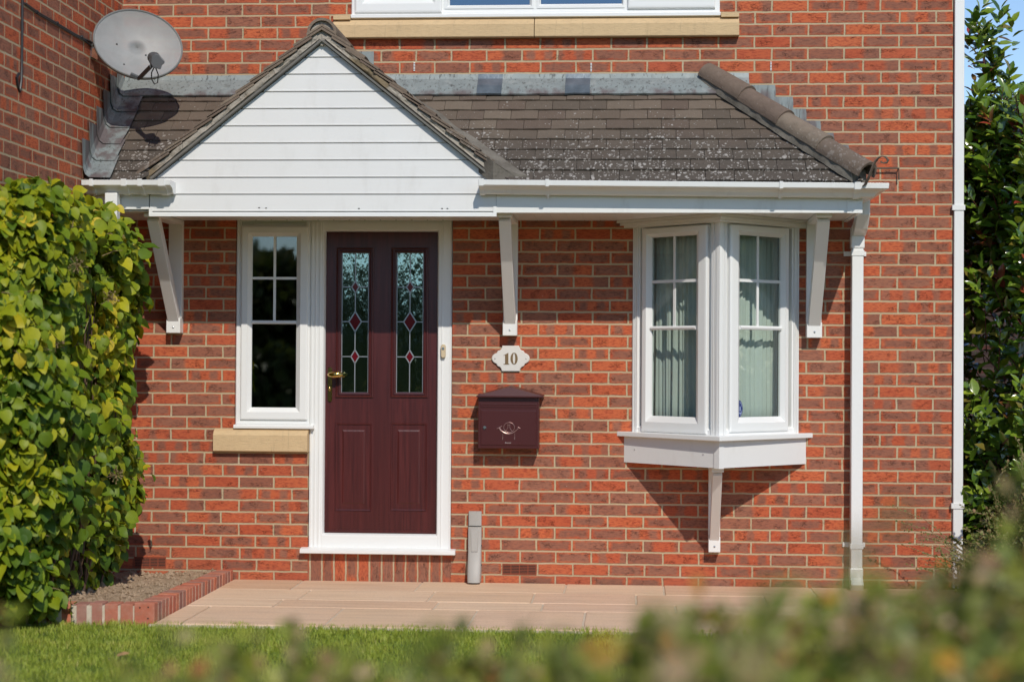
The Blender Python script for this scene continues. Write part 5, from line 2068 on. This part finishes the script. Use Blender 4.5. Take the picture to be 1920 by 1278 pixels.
shoots = []
mbst = MB()
pp, dd, nnn, ss_, rr2 = [], [], [], [], []
NSH = 3300
P, Nn = blob_points(NSH, (2.86, .30, 1.46), (.84, .62, 1.50))
P += RNG.normal(0, .05, (NSH, 3))
inner = RNG.random(NSH) ** 2.0 * .5
P = P - Nn * inner[:, None]
ok = (P[:, 2] > .15) & ~((P[:, 0] < 2.12) & (P[:, 1] < .10)) & ~((P[:, 0] < 2.32) & (P[:, 1] < -.02)) & (P[:, 0] > 2.06)
P, Nn = P[ok], Nn[ok]
P = np.concatenate([P, np.array([[2.10 + .30 * RNG.random(), RNG.uniform(.02, .5), RNG.uniform(2.85, 3.50)] for _ in range(34)])])
Nn = np.concatenate([Nn, np.array([[RNG.normal(0, .3), -.2, 1.0] for _ in range(34)])])
for p, q in zip(P, Nn):
    ax = Vector(q) * .55 + Vector((0, -.12, .9)) + Vector((random.gauss(0, .3), random.gauss(0, .3), 0))
    ax.normalize()
    L = random.uniform(.14, .30)
    base = Vector(p) - ax * L * .5
    young = random.random() < .085
    m_ = random.randint(7, 12)
    s1 = ax.cross(Vector((.3, .2, 1))).normalized()
    s2 = ax.cross(s1)
    ph0 = random.random() * 6.28
    if random.random() < .35:
        mbst.tube([base - ax * .12, base + ax * L], [.004, .0018], 5)
    for k in range(m_):
        f = (k + .5) / m_
        a_ = ph0 + k * 2.4
        side = s1 * math.cos(a_) + s2 * math.sin(a_)
        dv = side * (1.0 - .45 * f) + ax * (.25 + .75 * f) + Vector((0, 0, -.15))
        pp.append(base + ax * L * f); dd.append(dv); nnn.append(ax * 1.0 - side * .35 + Vector((.15 + random.gauss(0, .25), -.75 + random.gauss(0, .3), .25)))
        ss_.append(random.uniform(.085, .140) * (1 - .35 * f * (0.6 if young else .45)))
        rr2.append(min(1, max(0, (.9 + random.random() * .1) if (young and f > .55) else random.gauss(.42, .22) if random.random() > .04 else .88)))
V_, F_, R_ = leaves_np(ELL, ELL_F, np.array(pp), np.array(dd), np.array(nnn), np.array(ss_), np.clip(np.array(rr2), 0, 1), RNG.uniform(.85, 1.2, len(pp)))
V_ = V_ - np.array(ph.location)
np_object('foliage', V_, F_, M['photinia'], R_, ph, True)
for k in range(14):
    x, y = 2.9 + random.uniform(-.3, .3), .4 + random.uniform(-.25, .25)
    pts = [Vector((x, y, -.05))]
    for j in range(8):
        pts.append(pts[-1] + Vector((random.uniform(-.10, .10) - .02, random.uniform(-.08, .08), .38)))
    mbst.tube(pts, [.02 - .002 * j for j in range(9)], 6)
local(ph, mbst.build('branch', M['red_twig'], None))

# ---- small-leaved bush in front of the corner
ct = tag(empty('small_leaved_bush', (2.4, -1.0, 0)), 'low twiggy bush of tiny dull leaves in front of the tall glossy shrub', 'shrub')
pp, dd, nnn, ss_, rr2 = [], [], [], [], []
mbst = MB()
nb_ = 1500
u = unit(nb_)
u[:, 2] = np.abs(u[:, 2])
C0 = np.array([2.52, -.92, .10]); RR = np.array([.66, .62, .74])
for q in u:
    s = random.uniform(.72, 1.0)
    wob = 1 + .16 * mnoise.noise(Vector((float(q[0]) * 3.2, float(q[1]) * 3.2, float(q[2]) * 3.2)))
    tip = Vector(C0 + RR * q * s * wob)
    if random.random() < .07:
        tip = tip + Vector(q) * random.uniform(.05, .22) + Vector((0, 0, .05))
    if tip.z < 0: continue
    dirv = (Vector(q) + Vector((random.gauss(0, .5), random.gauss(0, .5), random.gauss(.25, .35)))).normalized()
    L = random.uniform(.10, .24)
    b0 = tip - dirv * L
    mid = (b0 + tip) / 2 + Vector((random.gauss(0, .012), random.gauss(0, .012), random.gauss(0, .012)))
    mbst.tube([b0, mid, tip], [.0026, .002, .001], 4, False)
    for k in range(random.randint(36, 56)):
        f = random.random()
        c = b0.lerp(mid, f * 2) if f < .5 else mid.lerp(tip, f * 2 - 1)
        pp.append(c); dd.append(dirv * .7 + Vector((random.gauss(0, .7), random.gauss(0, .7), random.gauss(.1, .6))))
        nnn.append(Vector((random.gauss(0, .5), -.5 + random.gauss(0, .5), .8))); ss_.append(random.uniform(.011, .023)); rr2.append(random.random())
# loose sprays reaching over the wall to the left
for k in range(34):
    b0 = Vector((2.0 + random.uniform(-.1, .15), -.75 + random.uniform(-.35, .35), random.uniform(.02, .30)))
    tip = b0 + Vector((random.uniform(-.42, -.08), random.uniform(-.1, .15), random.uniform(.03, .26)))
    mid = (b0 + tip) / 2 + Vector((0, 0, .045))
    mbst.tube([b0, mid, tip], [.0026, .002, .0009], 4, False)
    for j in range(30):
        f = random.random()
        c = b0.lerp(mid, f * 2) if f < .5 else mid.lerp(tip, f * 2 - 1)
        pp.append(c); dd.append(Vector((random.gauss(-.3, .8), random.gauss(0, .7), random.gauss(.2, .7)))); nnn.append(Vector((random.gauss(0, .5), -.5, .8))); ss_.append(random.uniform(.009, .018)); rr2.append(random.random())
n = len(pp)
V_, F_, R_ = leaves_np(SMALL, SMALL_F, np.array(pp), np.array(dd), np.array(nnn), np.array(ss_), np.array(rr2), RNG.uniform(1.2, 1.7, n))
np_object('foliage', V_ - np.array(ct.location), F_, M['cotoneaster'], R_, ct)
for k in range(12):
    a_ = random.uniform(0, 6.28)
    mbst.tube([Vector((2.5, -.95, -.06)), Vector((2.5 + .15 * math.cos(a_), -.95 + .15 * math.sin(a_), .25)), Vector((2.5 + .38 * math.cos(a_), -.95 + .36 * math.sin(a_), .5))], [.012, .008, .003], 6)
local(ct, mbst.build('twig', M['pale_twig'], None))

# ---- front boundary hedge, close to the camera and out of focus
hg = tag(empty('front_hedge', (0, -8.7, 0)), 'low untrimmed hedge with orange-tinged leaves between the lawn and the pavement', 'hedge')


def hedge_top(x):
    xs_ = (-3.2, -1.03, -.68, -.42, -.25, -.07, .10, .27, .45, .64, 3.2)
    zs_h = (.80, .838, .860, .876, .892, .918, .962, 1.0, 1.030, 1.085, 1.18)
    return float(np.interp(x, xs_, zs_h)) + .004 + .012 * math.sin(x * 9.1)


pp, dd, nnn, ss_, rr2 = [], [], [], [], []
mbst = MB()


def hedge_leaf(c, up=.5):
    pp.append(c); dd.append(Vector((random.gauss(0, .8), random.gauss(-.1, .8), random.gauss(up, .6))))
    nnn.append(Vector((random.gauss(0, .7), random.gauss(-.3, .7), .7))); ss_.append(random.uniform(.020, .042)); rr2.append(random.random())


for k in range(17000):
    x = random.uniform(-1.4, 1.7)
    y = -9.05 + random.uniform(0, .85)
    cap_ = 1 - .10 * ((y + 8.62) / .43) ** 2 * .4
    z = hedge_top(x) - .05 * max(0, (-8.45 - y)) + .035 * mnoise.noise(Vector((x * 7, y * 7, 0))) - (random.random() ** 1.3) * .20
    hedge_leaf(Vector((x, y, z)))
for k in range(9000):
    x = random.choice((random.uniform(-3.2, -1.4), random.uniform(1.7, 3.2)))
    y = -9.05 + random.uniform(0, .85)
    z = hedge_top(x) + .035 * mnoise.noise(Vector((x * 7, y * 7, 0))) - (random.random() ** 1.3) * .20
    hedge_leaf(Vector((x, y, z)))
for k in range(14000):       # the two faces
    x = random.uniform(-3.2, 3.2)
    z = random.uniform(.0, hedge_top(x) - .05)
    y = (-9.07 if random.random() < .45 else -8.18) + random.gauss(0, .03)
    hedge_leaf(Vector((x, y, z)), 0)
for k in range(170):         # shoots standing clear of the top
    x = random.uniform(-1.7, 1.9)
    y = -9.0 + random.uniform(0, .8)
    h = random.uniform(.06, .13) + (.07 if random.random() < .15 else 0)
    b0 = Vector((x, y, hedge_top(x) - .06))
    tip = b0 + Vector((random.uniform(-.05, .05), random.uniform(-.05, .05), h))
    mbst.tube([b0, tip], [.003, .0012], 5, False)
    for j in range(int(10 + h * 60)):
        hedge_leaf(b0.lerp(tip, random.random()) + Vector((random.gauss(0, .006), random.gauss(0, .006), 0)), .8)
for x, y, h in ((.10, -9.72, .22), (.19, -9.75, .25), (.03, -9.65, .17), (-.05, -9.5, .11), (.31, -9.72, .20), (.42, -9.65, .21), (.27, -9.5, .15), (-.20, -9.45, .10), (-.40, -9.4, .10), (-.80, -9.35, .08), (.50, -9.5, .18), (.12, -9.4, .16)):
    b0 = Vector((x, y, .96)); tip = b0 + Vector((random.uniform(-.02, .02), random.uniform(-.03, .03), h + .05))
    mbst.tube([b0 - Vector((0, 0, .5)), b0, tip], [.004, .003, .0012], 5, False)
    for j in range(int(6 + h * 70)):
        hedge_leaf(b0.lerp(tip, random.random()) + Vector((random.gauss(0, .008), random.gauss(0, .008), 0)), .8)
for k in range(2600):        # the side towards the pavement
    x = random.uniform(-3.2, 3.2)
    y = random.uniform(-9.75, -9.05)
    hedge_leaf(Vector((x, y, .93 - random.random() * .25 - .1 * max(0, -9.5 - y))))
for k in range(380):
    x = random.uniform(-3.2, 3.2); y = random.uniform(-8.95, -8.3)
    mbst.tube([Vector((x, y, -.05)), Vector((x + random.gauss(0, .08), y + random.gauss(0, .06), .5)), Vector((x + random.gauss(0, .12), y + random.gauss(0, .1), hedge_top(x) - .04))], [.008, .005, .002], 5, False)
n = len(pp)
V_, F_, R_ = leaves_np(SMALL, SMALL_F, np.array(pp), np.array(dd), np.array(nnn), np.array(ss_), np.array(rr2), RNG.uniform(.9, 1.3, n))
np_object('foliage', V_ - np.array(hg.location), F_, M['hedge'], R_, hg)
local(hg, mbst.build('twig', M['twig'], None))

# ================================================================== NEIGHBOURS
def simple_house(name, label, x0, x1, y0, y1, eave, ridge, along_x=True, zb=-.08, mats=None):
    h = tag(empty(name, ((x0 + x1) / 2, (y0 + y1) / 2, 0)), label, 'house')
    mb = MB()
    mb.box(x0, x1, y0, y1, zb, eave)
    local(h, mb.build('wall', mats or M['brick'], None))
    mb = MB()
    e = .35
    if along_x:
        ym = (y0 + y1) / 2
        mb.extrude([(x0 - e, y0 - e, eave - .1), (x0 - e, ym, ridge), (x0 - e, y1 + e, eave - .1), (x0 - e, ym, ridge - .2)], (x1 - x0 + 2 * e, 0, 0))
        mb.extrude([(x0 + .05, y0, eave), (x0 + .05, y1, eave), (x0 + .05, ym, ridge - .25)], (x1 - x0 - .1, 0, 0))
    else:
        xm_ = (x0 + x1) / 2
        mb.extrude([(x0 - e, y0 - e, eave - .1), (xm_, y0 - e, ridge), (x1 + e, y0 - e, eave - .1), (xm_, y0 - e, ridge - .2)], (0, y1 - y0 + 2 * e, 0))
        mb.extrude([(x0, y0 + .05, eave), (x1, y0 + .05, eave), (xm_, y0 + .05, ridge - .25)], (0, y1 - y0 - .1, 0))
    local(h, mb.build('roof', M['hip'], None))
    return h


# roof just seen over the tall shrub
simple_house('neighbouring_house', 'neighbouring house whose brown tiled roof slope shows above the tall shrub', 4.35, 13.5, 9.0, 18.0, 3.9, 8.2, False)


def far_house(x0, x1, yb_, eave, ridge, label):
    h = simple_house('brick_house', label, x0, x1, yb_ - 8, yb_, eave, ridge, True)
    for zr in (.9, 3.4):
        for f in (.12, .38, .64, .86):
            if zr < 1 and f == .38:
                continue
            xa = x0 + (x1 - x0) * f
            mb = MB()
            mb.frame(Vector((0, yb_, 0)), EX, EZ, EY, xa - .6, xa + .6, zr, zr + 1.2, [(0, -.02), (0, .05), (.07, .05), (.07, .01)])
            w_ = local(h, mb.build('window', M['white'], None))
            mb = MB(); mb.box(xa - .55, xa + .55, yb_ - .01, yb_ + .02, zr + .05, zr + 1.15)
            q_ = mb.build('pane', M['sky_glass'], None); local(h, q_); 
    return h


far_house(-27, -15.5, -31, 4.6, 7.4, 'brick house across the road with a wide tiled roof')
far_house(3.0, 12, -33, 4.6, 7.6, 'brick house across the road, set farther back')


def bush_tree(name, label, x, y, h, r, seedn, n=7000):
    t = tag(empty(name, (x, y, 0)), label, 'tree')
    mb = MB()
    mb.tube([(x, y, -.1), (x + .05, y, h * .3), (x, y, h * .6)], [r * .09, r * .07, r * .03], 8)
    for k in range(6):
        a_ = k * 1.05
        mb.tube([(x, y, h * .3), (x + r * .5 * math.cos(a_), y + r * .5 * math.sin(a_), h * .6)], [r * .04, r * .015], 6)
    local(t, mb.build('trunk', M['twig'], None))
    u = unit(n)
    rad = RNG.random(n) ** .35
    P = np.array([x, y, h * .62]) + u * rad[:, None] * np.array([r, r, h * .40]) * (1 + .35 * nz3(u, 2.1, seedn))[:, None]
    V_, F_, R_ = leaves_np(SMALL, SMALL_F, P, u + RNG.normal(0, .6, (n, 3)), u + RNG.normal(0, .6, (n, 3)), RNG.uniform(.14, .30, n), RNG.random(n) * .8, RNG.uniform(1, 1.6, n))
    np_object('crown', V_ - np.array(t.location), F_, M['cotoneaster'], R_, t)


bush_tree('garden_shrub', 'round leafy shrub across the road', -5.1, -24, 3.1, 1.5, 3.0, 14000)
bush_tree('garden_shrub', 'dense leafy shrub beside the round one across the road', -2.9, -24.6, 3.0, 1.7, 5.0, 14000)
bush_tree('garden_tree', 'unseen bushy tree added across the road to darken the side window reflection', -8.2, -24.5, 3.65, 1.9, 7.0, 14000)  # tree added out of view so the side window reflects something dark
def far_hedge(label, x0, x1, y, h):
    t = tag(empty('garden_hedge', ((x0 + x1) / 2, y, 0)), label, 'hedge')
    n = 9000
    P = np.stack([RNG.uniform(x0, x1, n), y + RNG.uniform(-.5, .5, n), RNG.uniform(-.05, h, n)], 1)
    V_, F_, R_ = leaves_np(SMALL, SMALL_F, P, RNG.normal(0, 1, (n, 3)), RNG.normal(0, .6, (n, 3)) + np.array([0, .8, .4]), RNG.uniform(.14, .28, n), RNG.random(n) * .8, RNG.uniform(1, 1.6, n))
    np_object('foliage', V_ - np.array(t.location), F_, M['cotoneaster'], R_, t)
    mb = MB()
    for k in range(40):
        x = x0 + (x1 - x0) * (k + .5) / 40
        mb.tube([(x, y, -.1), (x + .05, y, h * .8)], [.03, .01], 5)
    local(t, mb.build('stem', M['twig'], None))


far_hedge('clipped garden hedge along the far side of the road', -14, 4, -21.5, 1.55)
bush_tree('garden_tree', 'broad leafy tree in a garden across the road', 9.5, -23, 3.9, 2.2, 8.0)
bush_tree('garden_tree', 'tall leafy tree across the road beyond the wing', -14.5, -26, 6.0, 2.4, 13.0)

# ================================================================== LIGHT, SKY, CAMERA
sun_dir = Vector((.31, -1.0, .88)).normalized()       # towards the sun
sd = bpy.data.lights.new('sun', 'SUN')
sd.energy = 3.3
sd.angle = math.radians(.5)
sd.color = (1.0, .94, .84)
so = bpy.data.objects.new('sun', sd)
so.rotation_euler = (-sun_dir).to_track_quat('-Z', 'Y').to_euler()
COL.objects.link(so)
w = bpy.data.worlds.new('World')
scene.world = w
w.use_nodes = True
nt = w.node_tree
nt.nodes.clear()
sky = nt.nodes.new('ShaderNodeTexSky')
sky.sky_type = 'NISHITA'
sky.sun_disc = False
sky.sun_elevation = math.asin(sun_dir.z)
sky.sun_rotation = math.atan2(sun_dir.x, sun_dir.y)
sky.air_density = 1.0
sky.dust_density = .05
sky.ozone_density = 2.6
sky.altitude = 900
bg = nt.nodes.new('ShaderNodeBackground')
bg.inputs['Strength'].default_value = .145
ow = nt.nodes.new('ShaderNodeOutputWorld')
nt.links.new(sky.outputs[0], bg.inputs[0])
nt.links.new(bg.outputs[0], ow.inputs[0])

cd = bpy.data.cameras.new('camera')
cd.sensor_width = 36
cd.lens = F_PX / 1920 * 36
cd.clip_end = 500
cd.dof.use_dof = True
cd.dof.focus_distance = 10.85
cd.dof.aperture_fstop = 1.7
cam = bpy.data.objects.new('camera', cd)
cam.matrix_world = Matrix(((CR.x, CU.x, -CF.x, CO.x), (CR.y, CU.y, -CF.y, CO.y), (CR.z, CU.z, -CF.z, CO.z), (0, 0, 0, 1)))
COL.objects.link(cam)
scene.camera = cam

scene.view_settings.view_transform = 'Standard'
scene.view_settings.look = 'None'
scene.view_settings.exposure = 0.0
scene.view_settings.gamma = 1.0
scene.view_settings.use_curve_mapping = False
scene.cycles.use_denoising = True
scene.cycles.max_bounces = 8
scene.cycles.transparent_max_bounces = 12
scene.cycles.diffuse_bounces = 6
scene.cycles.glossy_bounces = 4
scene.cycles.caustics_reflective = False
scene.cycles.caustics_refractive = False
scene.cycles.sample_clamp_indirect = 6
